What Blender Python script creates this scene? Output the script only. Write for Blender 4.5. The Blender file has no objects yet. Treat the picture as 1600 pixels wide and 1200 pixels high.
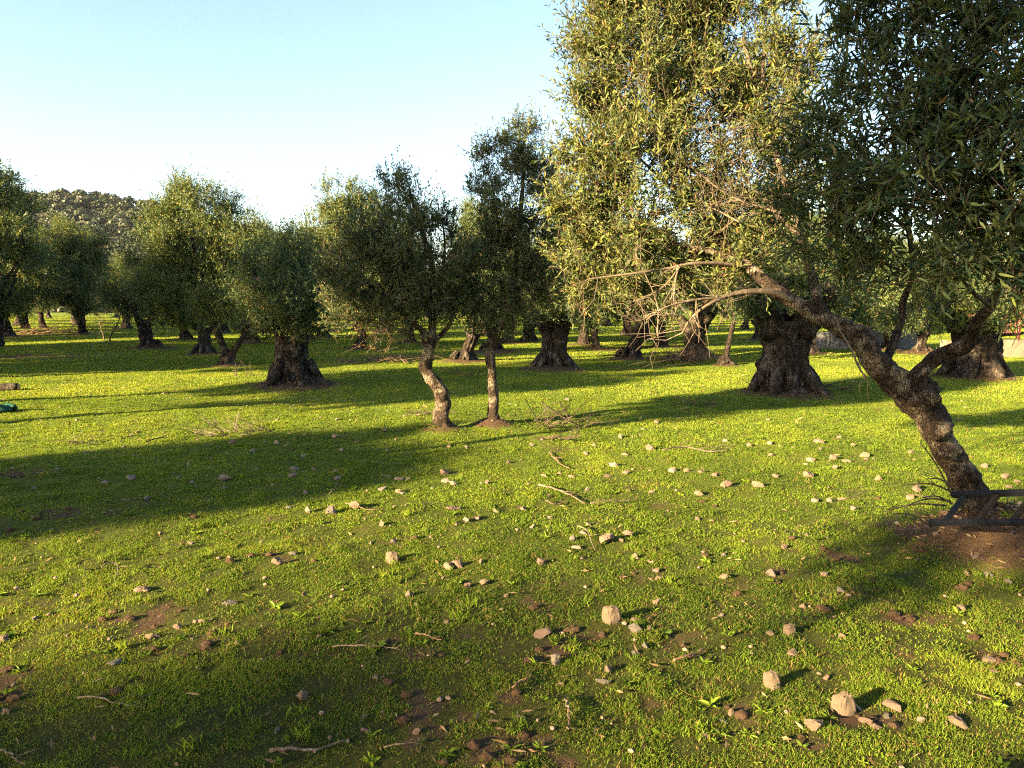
import bpy, math
import numpy as np
from mathutils import Vector

RNG = np.random.default_rng(7)
sc = bpy.context.scene
COL = sc.collection
PI = math.pi

# ------------------------------------------------------------------ camera
F = 1156.0
HORIZON = 478.0
CAMH = 1.6
TH = math.atan((600 - HORIZON) / F)
cT, sT = math.cos(TH), math.sin(TH)
cam_d = bpy.data.cameras.new('camera')
cam = bpy.data.objects.new('camera', cam_d)
COL.objects.link(cam)
cam.location = (0, 0, CAMH)
cam.rotation_euler = (PI / 2 - TH, 0, 0)
cam_d.sensor_width = 36
cam_d.lens = F / 1600 * 36
cam_d.clip_start = 0.05
cam_d.clip_end = 6000
sc.camera = cam


def W(px, py, d):
    """point seen at photo pixel px,py at forward distance d"""
    u, v = (px - 800) / F, (600 - py) / F
    k = d / (cT + sT * v)
    return np.array([u * k, d, CAMH + k * (-sT + cT * v)])


def G(px, py):
    """flat ground point (x, y) seen at photo pixel"""
    u, v = (px - 800) / F, (600 - py) / F
    k = CAMH / (sT - cT * v)
    return np.array([u * k, k * (cT + sT * v)])


# ------------------------------------------------------------------ light
SUN_AZ = math.radians(54)      # light travels this far right of forward
SUN_EL = math.radians(15.0)
DIR = np.array([math.sin(SUN_AZ), math.cos(SUN_AZ)])
PER = np.array([DIR[1], -DIR[0]])
TEL = math.tan(SUN_EL)


def SU(s, u):
    return PER * s + DIR * u


world = bpy.data.worlds.new('World')
sc.world = world
world.use_nodes = True
wn = world.node_tree
bg = wn.nodes['Background']
sky = wn.nodes.new('ShaderNodeTexSky')
sky.sky_type = 'NISHITA'
sky.sun_disc = False
sky.sun_elevation = SUN_EL
# sun sits behind-left: direction from scene to the sun
sx, sy = -DIR[0], -DIR[1]
sky.sun_rotation = math.atan2(sx, sy)
sky.air_density = 1.0
sky.dust_density = 1.2
sky.ozone_density = 1.0
sky.altitude = 100
wn.links.new(sky.outputs[0], bg.inputs[0])
bg.inputs[1].default_value = 0.05

sun_d = bpy.data.lights.new('sun', 'SUN')
sun_d.energy = 5.0
sun_d.angle = math.radians(0.6)
sun_d.color = (1.0, 0.76, 0.40)
sun = bpy.data.objects.new('sun', sun_d)
COL.objects.link(sun)
ce = math.cos(SUN_EL)
ldir = Vector((DIR[0] * ce, DIR[1] * ce, -math.sin(SUN_EL)))
sun.rotation_euler = ldir.to_track_quat('-Z', 'Y').to_euler()
sun.location = (-20, -15, 12)

vs = sc.view_settings
vs.view_transform = 'Standard'
vs.look = 'None'
vs.gamma = 1
vs.use_curve_mapping = False
vs.exposure = 3.15

cy = sc.cycles
cy.max_bounces = 5
cy.diffuse_bounces = 3
cy.glossy_bounces = 2
cy.transmission_bounces = 3
cy.transparent_max_bounces = 4
cy.volume_bounces = 0
cy.use_denoising = False
cy.pixel_filter_type = 'BLACKMAN_HARRIS'
cy.filter_width = 1.15
cy.sample_clamp_indirect = 0.25
cy.caustics_reflective = False
cy.caustics_refractive = False

# ------------------------------------------------------------------ noise
_perm = RNG.permutation(512)


def _h(ix, iy, iz=0):
    a = _perm[(ix & 511)]
    a = _perm[(a + iy) & 511]
    a = _perm[(a + iz) & 511]
    return a / 511.0


def vnoise(x, y, z=None):
    x = np.asarray(x, float); y = np.asarray(y, float)
    ix = np.floor(x).astype(int); iy = np.floor(y).astype(int)
    fx = x - ix; fy = y - iy
    fx = fx * fx * (3 - 2 * fx); fy = fy * fy * (3 - 2 * fy)
    if z is None:
        a = _h(ix, iy); b = _h(ix + 1, iy); c = _h(ix, iy + 1); d = _h(ix + 1, iy + 1)
        return (a * (1 - fx) + b * fx) * (1 - fy) + (c * (1 - fx) + d * fx) * fy
    z = np.asarray(z, float)
    iz = np.floor(z).astype(int); fz = z - iz; fz = fz * fz * (3 - 2 * fz)
    out = 0
    for k in (0, 1):
        a = _h(ix, iy, iz + k); b = _h(ix + 1, iy, iz + k)
        c = _h(ix, iy + 1, iz + k); d = _h(ix + 1, iy + 1, iz + k)
        v = (a * (1 - fx) + b * fx) * (1 - fy) + (c * (1 - fx) + d * fx) * fy
        out = out + v * (fz if k else 1 - fz)
    return out


def fbm(x, y, o=4):
    s, a, t = 0, 1, 0
    for i in range(o):
        s = s + a * vnoise(x * 2 ** i + 17 * i, y * 2 ** i + 31 * i)
        t += a; a *= .5
    return s / t


# ------------------------------------------------------------------ materials
def new_mat(name):
    m = bpy.data.materials.new(name)
    m.use_nodes = True
    nt = m.node_tree
    nt.nodes.clear()
    out = nt.nodes.new('ShaderNodeOutputMaterial')
    return m, nt, out


def N(nt, t, **kw):
    n = nt.nodes.new(t)
    for k, v in kw.items():
        setattr(n, k, v)
    return n


def ramp(nt, stops, fac):
    r = N(nt, 'ShaderNodeValToRGB')
    e = r.color_ramp.elements
    while len(e) < len(stops):
        e.new(0.5)
    for i, (p, c) in enumerate(stops):
        e[i].position = p
        e[i].color = (*c, 1)
    nt.links.new(fac, r.inputs[0])
    return r.outputs[0]


def mixc(nt, a, b, f, mode='MIX'):
    m = N(nt, 'ShaderNodeMix', data_type='RGBA', blend_type=mode)
    for s, v in ((m.inputs[6], a), (m.inputs[7], b), (m.inputs[0], f)):
        if hasattr(v, 'links'):
            nt.links.new(v, s)
        else:
            s.default_value = (*v, 1) if isinstance(v, tuple) else v
    return m.outputs[2]


def noise(nt, scale, detail=4, rough=.6, coord=None, dist=0):
    n = N(nt, 'ShaderNodeTexNoise')
    n.inputs['Scale'].default_value = scale
    n.inputs['Detail'].default_value = detail
    n.inputs['Roughness'].default_value = rough
    n.inputs['Distortion'].default_value = dist
    if coord is not None:
        nt.links.new(coord, n.inputs['Vector'])
    return n.outputs['Fac']


def attr(nt, name):
    a = N(nt, 'ShaderNodeAttribute', attribute_name=name)
    return a.outputs['Fac']


def leafy(name, stops, back=None, trans=0.3, transcol=1.5, rough=.5, spec=.3):
    """thin leaf: diffuse + gloss + light coming through"""
    m, nt, out = new_mat(name)
    col = ramp(nt, stops, attr(nt, 'tint'))
    if back:
        g = N(nt, 'ShaderNodeNewGeometry')
        c2 = mixc(nt, col, ramp(nt, back, attr(nt, 'tint')), g.outputs['Backfacing'])
    else:
        c2 = col
    p = N(nt, 'ShaderNodeBsdfPrincipled')
    nt.links.new(c2, p.inputs['Base Color'])
    p.inputs['Roughness'].default_value = rough
    p.inputs['Specular IOR Level'].default_value = spec
    t = N(nt, 'ShaderNodeBsdfTranslucent')
    tc = mixc(nt, col, (transcol, transcol * .95, transcol * .35), 1.0, 'MULTIPLY')
    nt.links.new(tc, t.inputs['Color'])
    mx = N(nt, 'ShaderNodeMixShader')
    mx.inputs[0].default_value = trans
    nt.links.new(p.outputs[0], mx.inputs[1])
    nt.links.new(t.outputs[0], mx.inputs[2])
    nt.links.new(mx.outputs[0], out.inputs[0])
    return m


M = {}
M['leaf'] = leafy('olive_leaf', [(0, (.017, .039, .022)), (.45, (.048, .076, .030)), (.8, (.130, .152, .024)),  # low tints also stand for cool shaded leaves, high ones for sunlit
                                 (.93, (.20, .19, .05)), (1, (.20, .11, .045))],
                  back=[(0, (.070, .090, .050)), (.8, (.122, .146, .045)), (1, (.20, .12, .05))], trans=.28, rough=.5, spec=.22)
M['leaf_dry'] = leafy('dry_olive_leaf', [(0, (.07, .07, .025)), (.5, (.13, .11, .04)), (1, (.22, .13, .06))], trans=.25)
M['grass'] = leafy('grass_blades', [(0, (.034, .062, .007)), (.4, (.106, .158, .014)), (.75, (.200, .242, .024)),
                                    (.9, (.22, .21, .03)), (1, (.20, .13, .05))], trans=.35, transcol=1.7, rough=.6, spec=.15)
M['hill_leaf'] = leafy('hill_leaf', [(0, (.015, .024, .010)), (.6, (.032, .040, .015)), (1, (.054, .054, .022))], trans=.12)
M['litter'] = leafy('fallen_leaf', [(0, (.06, .035, .02)), (.6, (.13, .08, .04)), (1, (.22, .16, .09))], trans=.1)


def bark(name, c_dark, c_mid, c_pale, scale=1.0, pale=.62, disp=.5, zs=.38):
    m, nt, out = new_mat(name)
    tc = N(nt, 'ShaderNodeTexCoord')
    mp = N(nt, 'ShaderNodeMapping')
    mp.inputs['Scale'].default_value = (1, 1, zs)
    nt.links.new(tc.outputs['Object'], mp.inputs[0])
    v = N(nt, 'ShaderNodeTexVoronoi', feature='DISTANCE_TO_EDGE')
    v.inputs['Scale'].default_value = 38 * scale
    wv = N(nt, 'ShaderNodeVectorMath', operation='ADD')
    nn = N(nt, 'ShaderNodeTexNoise')
    nn.inputs['Scale'].default_value = 9 * scale
    sc_ = N(nt, 'ShaderNodeVectorMath', operation='SCALE')
    sc_.inputs['Scale'].default_value = .16 / scale
    nt.links.new(mp.outputs[0], nn.inputs['Vector'])
    nt.links.new(nn.outputs['Color'], sc_.inputs[0])
    nt.links.new(mp.outputs[0], wv.inputs[0])
    nt.links.new(sc_.outputs[0], wv.inputs[1])
    nt.links.new(wv.outputs[0], v.inputs['Vector'])
    crack = ramp(nt, [(0, (.35, .35, .35)), (.10, (1, 1, 1))], v.outputs['Distance'])
    fine = noise(nt, 60 * scale, 5, .7, mp.outputs[0])
    big = noise(nt, 6 * scale, 4, .6, tc.outputs['Object'], .4)
    mid_ = noise(nt, 17 * scale, 5, .65, mp.outputs[0], .6)
    base = mixc(nt, c_dark, c_mid, ramp(nt, [(.38, (0, 0, 0)), (.62, (1, 1, 1))], mid_))
    base = mixc(nt, base, c_mid, ramp(nt, [(.45, (0, 0, 0)), (.8, (.7, .7, .7))], fine))
    base = mixc(nt, base, c_pale, ramp(nt, [(pale - .05, (0, 0, 0)), (pale + .06, (1, 1, 1))], big))
    base = mixc(nt, tuple(x * .55 for x in c_dark), base, crack)
    p = N(nt, 'ShaderNodeBsdfPrincipled')
    nt.links.new(base, p.inputs['Base Color'])
    p.inputs['Roughness'].default_value = .9
    p.inputs['Specular IOR Level'].default_value = .15
    h = N(nt, 'ShaderNodeMath', operation='ADD')
    h2 = N(nt, 'ShaderNodeMath', operation='MULTIPLY')
    h2.inputs[1].default_value = 1.1
    nt.links.new(fine, h2.inputs[0])
    nt.links.new(crack, h.inputs[0])
    nt.links.new(h2.outputs[0], h.inputs[1])
    b = N(nt, 'ShaderNodeBump')
    b.inputs['Strength'].default_value = disp
    b.inputs['Distance'].default_value = .035 / scale
    nt.links.new(h.outputs[0], b.inputs['Height'])
    nt.links.new(b.outputs[0], p.inputs['Normal'])
    nt.links.new(p.outputs[0], out.inputs[0])
    return m


M['bark'] = bark('olive_bark', (.024, .016, .012), (.072, .050, .036), (.215, .170, .125), 1.0, .54, 1.0)
M['bark_old'] = bark('old_olive_bark', (.010, .007, .0055), (.066, .048, .037), (.125, .10, .08), .75, .56, 1.0, .2)
M['bark_grey'] = bark('grey_olive_bark', (.026, .022, .019), (.058, .051, .046), (.10, .09, .08), .6, .55, .7)
M['twig'] = bark('twig_bark', (.06, .042, .03), (.14, .10, .07), (.2, .16, .11), 2, .6, .2)
M['dead_twig'] = bark('dead_twig_wood', (.075, .056, .041), (.15, .116, .083), (.205, .165, .125), 2, .6, .2)
M['dark_twig'] = bark('dark_dead_wood', (.045, .033, .025), (.11, .08, .055), (.17, .13, .1), 2, .62, .2)
M['brush'] = bark('brush_wood', (.11, .06, .04), (.21, .13, .085), (.26, .18, .13), 2, .6, .2)


def rockmat(name, a, b, c):
    m, nt, out = new_mat(name)
    tc = N(nt, 'ShaderNodeTexCoord')
    oi = N(nt, 'ShaderNodeObjectInfo')
    ad = N(nt, 'ShaderNodeVectorMath', operation='ADD')
    cx = N(nt, 'ShaderNodeCombineXYZ')
    mu = N(nt, 'ShaderNodeMath', operation='MULTIPLY')
    mu.inputs[1].default_value = 40
    nt.links.new(oi.outputs['Random'], mu.inputs[0])
    nt.links.new(mu.outputs[0], cx.inputs[0])
    nt.links.new(tc.outputs['Object'], ad.inputs[0])
    nt.links.new(cx.outputs[0], ad.inputs[1])
    n1 = noise(nt, 14, 5, .65, ad.outputs[0])
    n2 = noise(nt, 34, 6, .62, ad.outputs[0])
    col = mixc(nt, a, b, ramp(nt, [(.35, (0, 0, 0)), (.65, (1, 1, 1))], n1))
    col = mixc(nt, col, c, ramp(nt, [(.5, (0, 0, 0)), (.75, (1, 1, 1))], n2))
    p = N(nt, 'ShaderNodeBsdfPrincipled')
    nt.links.new(col, p.inputs['Base Color'])
    p.inputs['Roughness'].default_value = .9
    p.inputs['Specular IOR Level'].default_value = .2
    bmp = N(nt, 'ShaderNodeBump')
    bmp.inputs['Strength'].default_value = 1.0
    bmp.inputs['Distance'].default_value = .012
    nt.links.new(n2, bmp.inputs['Height'])
    nt.links.new(bmp.outputs[0], p.inputs['Normal'])
    nt.links.new(p.outputs[0], out.inputs[0])
    return m


M['rock_pale'] = rockmat('pale_limestone', (.18, .128, .088), (.235, .172, .122), (.125, .086, .058))
M['rock_white'] = rockmat('white_quartz', (.24, .187, .138), (.285, .23, .175), (.18, .134, .096))
M['rock_pink'] = rockmat('pinkish_stone', (.19, .122, .09), (.24, .165, .128), (.13, .078, .056))
M['rock_grey'] = rockmat('grey_stone', (.15, .128, .108), (.195, .168, .142), (.105, .085, .07))


def plain(name, col, rough=.6, spec=.3, metal=0, var=.25, scale=20):
    m, nt, out = new_mat(name)
    tc = N(nt, 'ShaderNodeTexCoord')
    n = noise(nt, scale, 5, .65, tc.outputs['Object'])
    c = mixc(nt, tuple(x * (1 - var) for x in col), tuple(min(1, x * (1 + var)) for x in col), n)
    p = N(nt, 'ShaderNodeBsdfPrincipled')
    nt.links.new(c, p.inputs['Base Color'])
    p.inputs['Roughness'].default_value = rough
    p.inputs['Specular IOR Level'].default_value = spec
    p.inputs['Metallic'].default_value = metal
    nt.links.new(p.outputs[0], out.inputs[0])
    return m


M['ladder'] = plain('dark_painted_metal', (.010, .011, .016), .6, .2, 0, .35, 30)
M['rust'] = plain('rusty_dark_metal', (.016, .012, .010), .7, .15, 0, .5, 40)
M['wall'] = plain('pale_rendered_wall', (.18, .138, .102), .9, .1, 0, .25, 3)
M['wall_white'] = plain('whitewashed_wall', (.17, .168, .17), .9, .1, 0, .15, 3)
M['red'] = plain('red_fence_paint', (.13, .03, .024), .6, .3, 0, .3, 8)
M['net'] = plain('green_net', (.006, .045, .026), .7, .2, 0, .5, 25)
M['cut_wood'] = plain('cut_wood', (.30, .19, .11), .9, .1, 0, .3, 30)
M['mound'] = None

# ground
m, nt, out = new_mat('meadow_ground')
tc = N(nt, 'ShaderNodeTexCoord')
P = tc.outputs['Object']
n1 = noise(nt, 1.3, 5, .6, P)
n2 = noise(nt, 11, 6, .7, P)
n3 = noise(nt, 55, 5, .75, P)
soilc = mixc(nt, (.050, .030, .018), (.13, .08, .048), n2)
soilc = mixc(nt, soilc, (.18, .12, .075), ramp(nt, [(.55, (0, 0, 0)), (.75, (1, 1, 1))], n3))
greenc = mixc(nt, (.026, .032, .008), (.075, .080, .014), n2)
greenc = mixc(nt, greenc, (.11, .095, .022), ramp(nt, [(.5, (0, 0, 0)), (.8, (1, 1, 1))], n3))
soilf = attr(nt, 'soil')
ad = N(nt, 'ShaderNodeMath', operation='ADD')
nt.links.new(soilf, ad.inputs[0])
sb = N(nt, 'ShaderNodeMath', operation='MULTIPLY_ADD')
sb.inputs[1].default_value = .8
sb.inputs[2].default_value = -.4
nt.links.new(n2, sb.inputs[0])
nt.links.new(sb.outputs[0], ad.inputs[1])
cov = attr(nt, 'cover')
greenc = mixc(nt, greenc, mixc(nt, (.080, .122, .012), (.165, .200, .020), n2), cov)
f = ramp(nt, [(.32, (0, 0, 0)), (.62, (1, 1, 1))], ad.outputs[0])
col = mixc(nt, greenc, soilc, f)
p = N(nt, 'ShaderNodeBsdfPrincipled')
nt.links.new(col, p.inputs['Base Color'])
p.inputs['Roughness'].default_value = .95
p.inputs['Specular IOR Level'].default_value = .1
b = N(nt, 'ShaderNodeBump')
b.inputs['Strength'].default_value = 1.0
b.inputs['Distance'].default_value = .05
nt.links.new(n3, b.inputs['Height'])
nt.links.new(b.outputs[0], p.inputs['Normal'])
nt.links.new(p.outputs[0], out.inputs[0])
M['ground'] = m

m, nt, out = new_mat('hill_earth')
tc = N(nt, 'ShaderNodeTexCoord')
n1 = noise(nt, .05, 5, .6, tc.outputs['Object'])
n2 = noise(nt, .6, 5, .6, tc.outputs['Object'])
c = mixc(nt, (.045, .036, .025), (.085, .05, .036), n1)
c = mixc(nt, c, (.05, .06, .025), ramp(nt, [(.4, (0, 0, 0)), (.6, (1, 1, 1))], n2))
p = N(nt, 'ShaderNodeBsdfPrincipled')
nt.links.new(c, p.inputs['Base Color'])
p.inputs['Roughness'].default_value = 1
nt.links.new(p.outputs[0], out.inputs[0])
M['hill'] = m


# ------------------------------------------------------------------ mesh building
class MB:
    def __init__(s):
        s.v = []; s.q = []; s.t = []; s.a = []; s.n = 0

    def add(s, v, quads=None, tris=None, tint=None):
        v = np.asarray(v, float).reshape(-1, 3)
        if quads is not None and len(quads):
            s.q.append(np.asarray(quads, np.int64).reshape(-1, 4) + s.n)
        if tris is not None and len(tris):
            s.t.append(np.asarray(tris, np.int64).reshape(-1, 3) + s.n)
        s.a.append(np.zeros(len(v)) if tint is None else np.broadcast_to(tint, (len(v),)))
        s.v.append(v); s.n += len(v)

    def build(s, name, mat, parent=None, origin=None, smooth=True, attrname='tint', mats=None):
        me = bpy.data.meshes.new(name)
        v = np.concatenate(s.v)
        if origin is not None:
            v = v - np.asarray(origin)
        q = np.concatenate(s.q) if s.q else np.zeros((0, 4), np.int64)
        t = np.concatenate(s.t) if s.t else np.zeros((0, 3), np.int64)
        me.vertices.add(len(v))
        me.vertices.foreach_set('co', v.astype(np.float32).ravel())
        nl = len(q) * 4 + len(t) * 3
        me.loops.add(nl)
        me.loops.foreach_set('vertex_index', np.concatenate([q.ravel(), t.ravel()]).astype(np.int32))
        me.polygons.add(len(q) + len(t))
        st = np.concatenate([np.arange(len(q)) * 4, len(q) * 4 + np.arange(len(t)) * 3]).astype(np.int32)
        me.polygons.foreach_set('loop_start', st)
        a = me.attributes.new(attrname, 'FLOAT', 'POINT')
        a.data.foreach_set('value', np.concatenate(s.a).astype(np.float32))
        me.materials.append(mat)
        me.update(calc_edges=True)
        me.polygons.foreach_set('use_smooth', np.full(len(me.polygons), smooth))
        me.validate()
        o = bpy.data.objects.new(name, me)
        COL.objects.link(o)
        if parent is not None:
            o.parent = parent
        elif origin is not None:
            o.location = tuple(origin)
        return o


def tag(o, label=None, cat=None, group=None, kind=None):
    if label: o['label'] = label
    if cat: o['category'] = cat
    if group: o['group'] = group
    if kind: o['kind'] = kind
    return o


def empty(name, loc, label, cat, group=None):
    o = bpy.data.objects.new(name, None)
    o.empty_display_size = .2
    COL.objects.link(o)
    o.location = tuple(loc)
    return tag(o, label, cat, group)


def norm(v):
    return v / (np.linalg.norm(v, axis=-1, keepdims=True) + 1e-9)


def spline(pts, n):
    """Catmull-Rom resample (rows may carry radius as the 4th column)"""
    p = np.asarray(pts, float)
    if len(p) < 3:
        t = np.linspace(0, 1, n)[:, None]
        return p[0] * (1 - t) + p[-1] * t
    q = np.vstack([2 * p[0] - p[1], p, 2 * p[-1] - p[-2]])
    s = np.linspace(0, len(p) - 1 - 1e-6, n)
    i = s.astype(int); t = (s - i)[:, None]
    a, b, c, d = q[i], q[i + 1], q[i + 2], q[i + 3]
    return .5 * (2 * b + (c - a) * t + (2 * a - 5 * b + 4 * c - d) * t ** 2 + (3 * b - a - 3 * c + d) * t ** 3)


def tube(mb, pts, radii, segs=8, lump=0, freq=6, seed=0, cap=True, tint=0, flute=0):
    p = np.asarray(pts, float); r = np.asarray(radii, float)
    n = len(p)
    tan = norm(np.gradient(p, axis=0))
    ref = np.array([0, 0, 1.]) if abs(tan[0][2]) < .9 else np.array([1., 0, 0])
    u = norm(np.cross(tan[0], ref))
    us = [u]
    for i in range(1, n):
        u = us[-1] - tan[i] * np.dot(us[-1], tan[i])
        us.append(norm(u))
    us = np.array(us); ws = np.cross(tan, us)
    th = np.linspace(0, 2 * PI, segs, endpoint=False)
    ring = us[:, None] * np.cos(th)[None, :, None] + ws[:, None] * np.sin(th)[None, :, None]
    rr = np.repeat(r[:, None], segs, 1)
    if lump:
        q = p[:, None] + ring * rr[..., None]
        nz = vnoise(q[..., 0] * freq + seed, q[..., 1] * freq, q[..., 2] * freq) - .5
        nz2 = vnoise(q[..., 0] * freq * 2.7 + seed, q[..., 1] * freq * 2.7, q[..., 2] * freq * 2.7) - .5
        nz3 = vnoise(q[..., 0] * freq * 6.3 + seed, q[..., 1] * freq * 6.3, q[..., 2] * freq * 6.3) - .5
        rr = rr * (1 + lump * (nz * 1.4 + nz2 * .8 + (.45 * nz3 if segs >= 20 else 0)))
    if flute:
        z = np.arange(n)[:, None] / n
        rr = rr * (1 + flute * (np.sin(3 * th[None] + seed + 2 * z) * .5 + np.sin(5 * th[None] + 1.7 * seed - 3 * z) * .4
                                + np.abs(np.sin(4.5 * th[None] + seed * .7 + 1.5 * z)) * .5))
    v = (p[:, None] + ring * rr[..., None]).reshape(-1, 3)
    i = np.arange(n - 1)[:, None] * segs; j = np.arange(segs)[None]; k = (j + 1) % segs
    quads = np.stack([i + j, i + k, i + segs + k, i + segs + j], -1).reshape(-1, 4)
    tris = None
    if cap:
        v = np.vstack([v, p[-1] + tan[-1] * r[-1] * .3, p[0]])
        a = (n - 1) * segs
        tris = np.concatenate([np.stack([a + np.arange(segs), a + (np.arange(segs) + 1) % segs, np.full(segs, n * segs)], -1),
                               np.stack([(np.arange(segs) + 1) % segs, np.arange(segs), np.full(segs, n * segs + 1)], -1)])
    mb.add(v, quads, tris, tint)


def thin(mb, A, B, r0, r1, bend=.1, tint=0):
    """many thin three-sided twigs A->B at once, each with a bent middle"""
    A = np.asarray(A, float); B = np.asarray(B, float)
    n = len(A)
    d = norm(B - A); L = np.linalg.norm(B - A, axis=1, keepdims=True)
    u = norm(np.cross(d, RNG.normal(size=(n, 3)))); w = np.cross(d, u)
    mid = (A + B) / 2 + u * L * bend * RNG.normal(size=(n, 1))
    rows = []
    for c, r in ((A, r0), (mid, (r0 + r1) / 2), (B, r1)):
        r = np.broadcast_to(r, (n,))[:, None]
        for a in (0, 2.094, 4.189):
            rows.append(c + (u * math.cos(a) + w * math.sin(a)) * r)
    v = np.stack(rows, 1).reshape(-1, 3)
    base = np.arange(n)[:, None] * 9
    f = []
    for k in (0, 3):
        for j in range(3):
            f.append([k + j, k + (j + 1) % 3, k + 3 + (j + 1) % 3, k + 3 + j])
    quads = (base[:, None, :] + np.array(f)[None]).reshape(-1, 4)
    mb.add(v, quads, None, np.broadcast_to(tint, (n * 9,)) if np.ndim(tint) == 0 else np.repeat(tint, 9))


def leaves(mb, B, D, L, Wd, tint, fold=False):
    """leaf blades: base B, direction D, length L, width Wd"""
    n = len(B)
    D = norm(D)
    w = norm(np.cross(D, norm(RNG.normal(size=(n, 3)) + np.array([0, 0, .9]))))
    nz = np.cross(w, D)
    flip = np.where(nz[:, 2:3] < 0, -1, 1)
    w = w * flip; nz = nz * flip
    L = np.broadcast_to(L, (n,))[:, None]; Wd = np.broadcast_to(Wd, (n,))[:, None]
    if fold:
        c = nz * Wd * .22
        sag = -nz * L * .10 * RNG.random((n, 1))
        v = np.stack([B, B + D * L * .28 + w * Wd * .46 + c, B + D * L * .7 + w * Wd * .40 + c + sag,
                      B + D * L + sag * 2, B + D * L * .7 - w * Wd * .40 + c + sag, B + D * L * .28 - w * Wd * .46 + c], 1)
        base = np.arange(n)[:, None] * 6
        q = np.concatenate([base + np.array([[0, 3, 2, 1]]), base + np.array([[0, 5, 4, 3]])])
        mb.add(v.reshape(-1, 3), q[:, ::-1], None, np.repeat(tint, 6))
    else:
        v = np.stack([B, B + D * L * .45 + w * Wd * .5, B + D * L, B + D * L * .45 - w * Wd * .5], 1)
        q = np.arange(n)[:, None] * 4 + np.array([[0, 3, 2, 1]])
        mb.add(v.reshape(-1, 3), q[:, ::-1], None, np.repeat(tint, 4))


def crown(leaf_mb, twig_mb, clumps, leaf=(.06, .013), dens=1.0, nleaf=14, spray=(.18, .38), shoots=.12,
          gap=.42, fold=False, twig_r=.0022, dry=0.03, up=.45, droop=.0, tint0=.0):
    """clumps: rows (x, y, z, r). Sprays of leaves all through each clump, thicker near its outside."""
    for (cx, cyy, cz, r) in clumps:
        n = max(4, int(dens * 95 * (r / .4) ** 2.2))
        d = norm(RNG.normal(size=(n, 3)))
        rad = r * (RNG.random(n) ** .45) * (.92 + .25 * RNG.random(n))
        p = np.array([cx, cyy, cz]) + d * rad[:, None] * np.array([1, 1, .92])
        # leafy sub-clumps sitting on the clump, with hollows between them
        ns = 8
        sc_ = norm(RNG.normal(size=(ns, 3))) * r * RNG.uniform(.45, .85, (ns, 1))
        sr_ = r * RNG.uniform(.22, .42, ns)
        ks = RNG.integers(0, ns, n)
        d2 = norm(RNG.normal(size=(n, 3)))
        p2 = np.array([cx, cyy, cz]) + sc_[ks] + d2 * (sr_[ks] * RNG.random(n) ** .4)[:, None]
        us = RNG.random(n) < .72
        p = np.where(us[:, None], p2, p)
        d = np.where(us[:, None], norm(d2 + .6 * norm(sc_[ks])), d)
        rad = np.linalg.norm(p - np.array([cx, cyy, cz]), axis=1)
        g = vnoise(p[:, 0] / (.42 * r + .08) + 5, p[:, 1] / (.42 * r + .08), p[:, 2] / (.42 * r + .08))
        keep = g > gap * (.55 + .45 * rad / r)
        p = p[keep]; d = d[keep]; n = len(p)
        if n == 0: continue
        sd = norm(d * .55 + np.array([0, 0, up]) + RNG.normal(size=(n, 3)) * .45)
        sl = spray[0] + (spray[1] - spray[0]) * RNG.random(n)
        sh = RNG.random(n) < shoots
        sh &= d[:, 2] > .1
        sl[sh] *= 1.9
        sd[sh] = norm(sd[sh] * .35 + np.array([0, 0, 1.]))
        bend = RNG.normal(size=(n, 3)) * .25 + np.array([0, 0, -droop])
        k = nleaf
        t = (np.arange(k) + .6) / k
        t = t[None] + RNG.normal(size=(n, k)) * .02
        ax = sd[:, None] + bend[:, None] * t[..., None]
        B = p[:, None] + ax * (sl[:, None] * (t - .35))[..., None]
        side = norm(np.cross(sd, RNG.normal(size=(n, 3))))
        side2 = np.cross(sd, side)
        ang = (np.arange(k) * 1.5708 * .5)[None] + (np.arange(k) % 2)[None] * PI + RNG.normal(size=(n, k)) * .5
        out = side[:, None] * np.cos(ang)[..., None] + side2[:, None] * np.sin(ang)[..., None]
        D = norm(out * .8 + ax * 1.0 + RNG.normal(size=(n, k, 3)) * .18)
        ln = leaf[0] * (.65 + .6 * RNG.random((n, k))) * (1 - .35 * np.clip(t, 0, 1) ** 3)
        wd = leaf[1] * (.75 + .5 * RNG.random((n, k)))
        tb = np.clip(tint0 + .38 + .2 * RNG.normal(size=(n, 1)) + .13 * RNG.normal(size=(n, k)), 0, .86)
        tb = np.where(RNG.random((n, k)) < dry, 1.0, tb)
        leaves(leaf_mb, B.reshape(-1, 3), D.reshape(-1, 3), ln.ravel(), wd.ravel(), tb.ravel(), fold)
        if twig_mb is not None:
            thin(twig_mb, p - sd * sl[:, None] * .45, p + (sd + bend * .5) * sl[:, None] * .6, twig_r, twig_r * .4, .05)


def limbs(mb, start, clumps, r0, seg=6, lump=.25, sub=4, subr=.008, sag=.0, k=9):
    """curved limbs from a trunk top into each clump with side branches"""
    start = np.asarray(start, float)
    for (cx, cyy, cz, r) in clumps:
        e = np.array([cx, cyy, cz])
        L = np.linalg.norm(e - start)
        m1 = start + (e - start) * .35 + np.array([0, 0, .14 * L]) + RNG.normal(size=3) * .05 * L
        m2 = start + (e - start) * .7 + np.array([0, 0, .08 * L]) + RNG.normal(size=3) * .06 * L
        pts = spline([start, m1, m2, e], k)
        rr = np.linspace(r0 * RNG.uniform(.6, 1), max(r0 * .16, .006), k)
        tube(mb, pts, rr, seg, lump, 7, RNG.random() * 20)
        if sub:
            t = RNG.integers(k // 2, k, sub)
            A = pts[t]
            dd = norm(RNG.normal(size=(sub, 3)) + np.array([0, 0, .4]))
            thin(mb, A, e + dd * r * .8, subr, subr * .35, .12)


# ------------------------------------------------------------------ terrain
MOUNDS = []   # x, y, radius, height, soil strength
SOIL = []     # x, y, radius, strength


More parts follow.
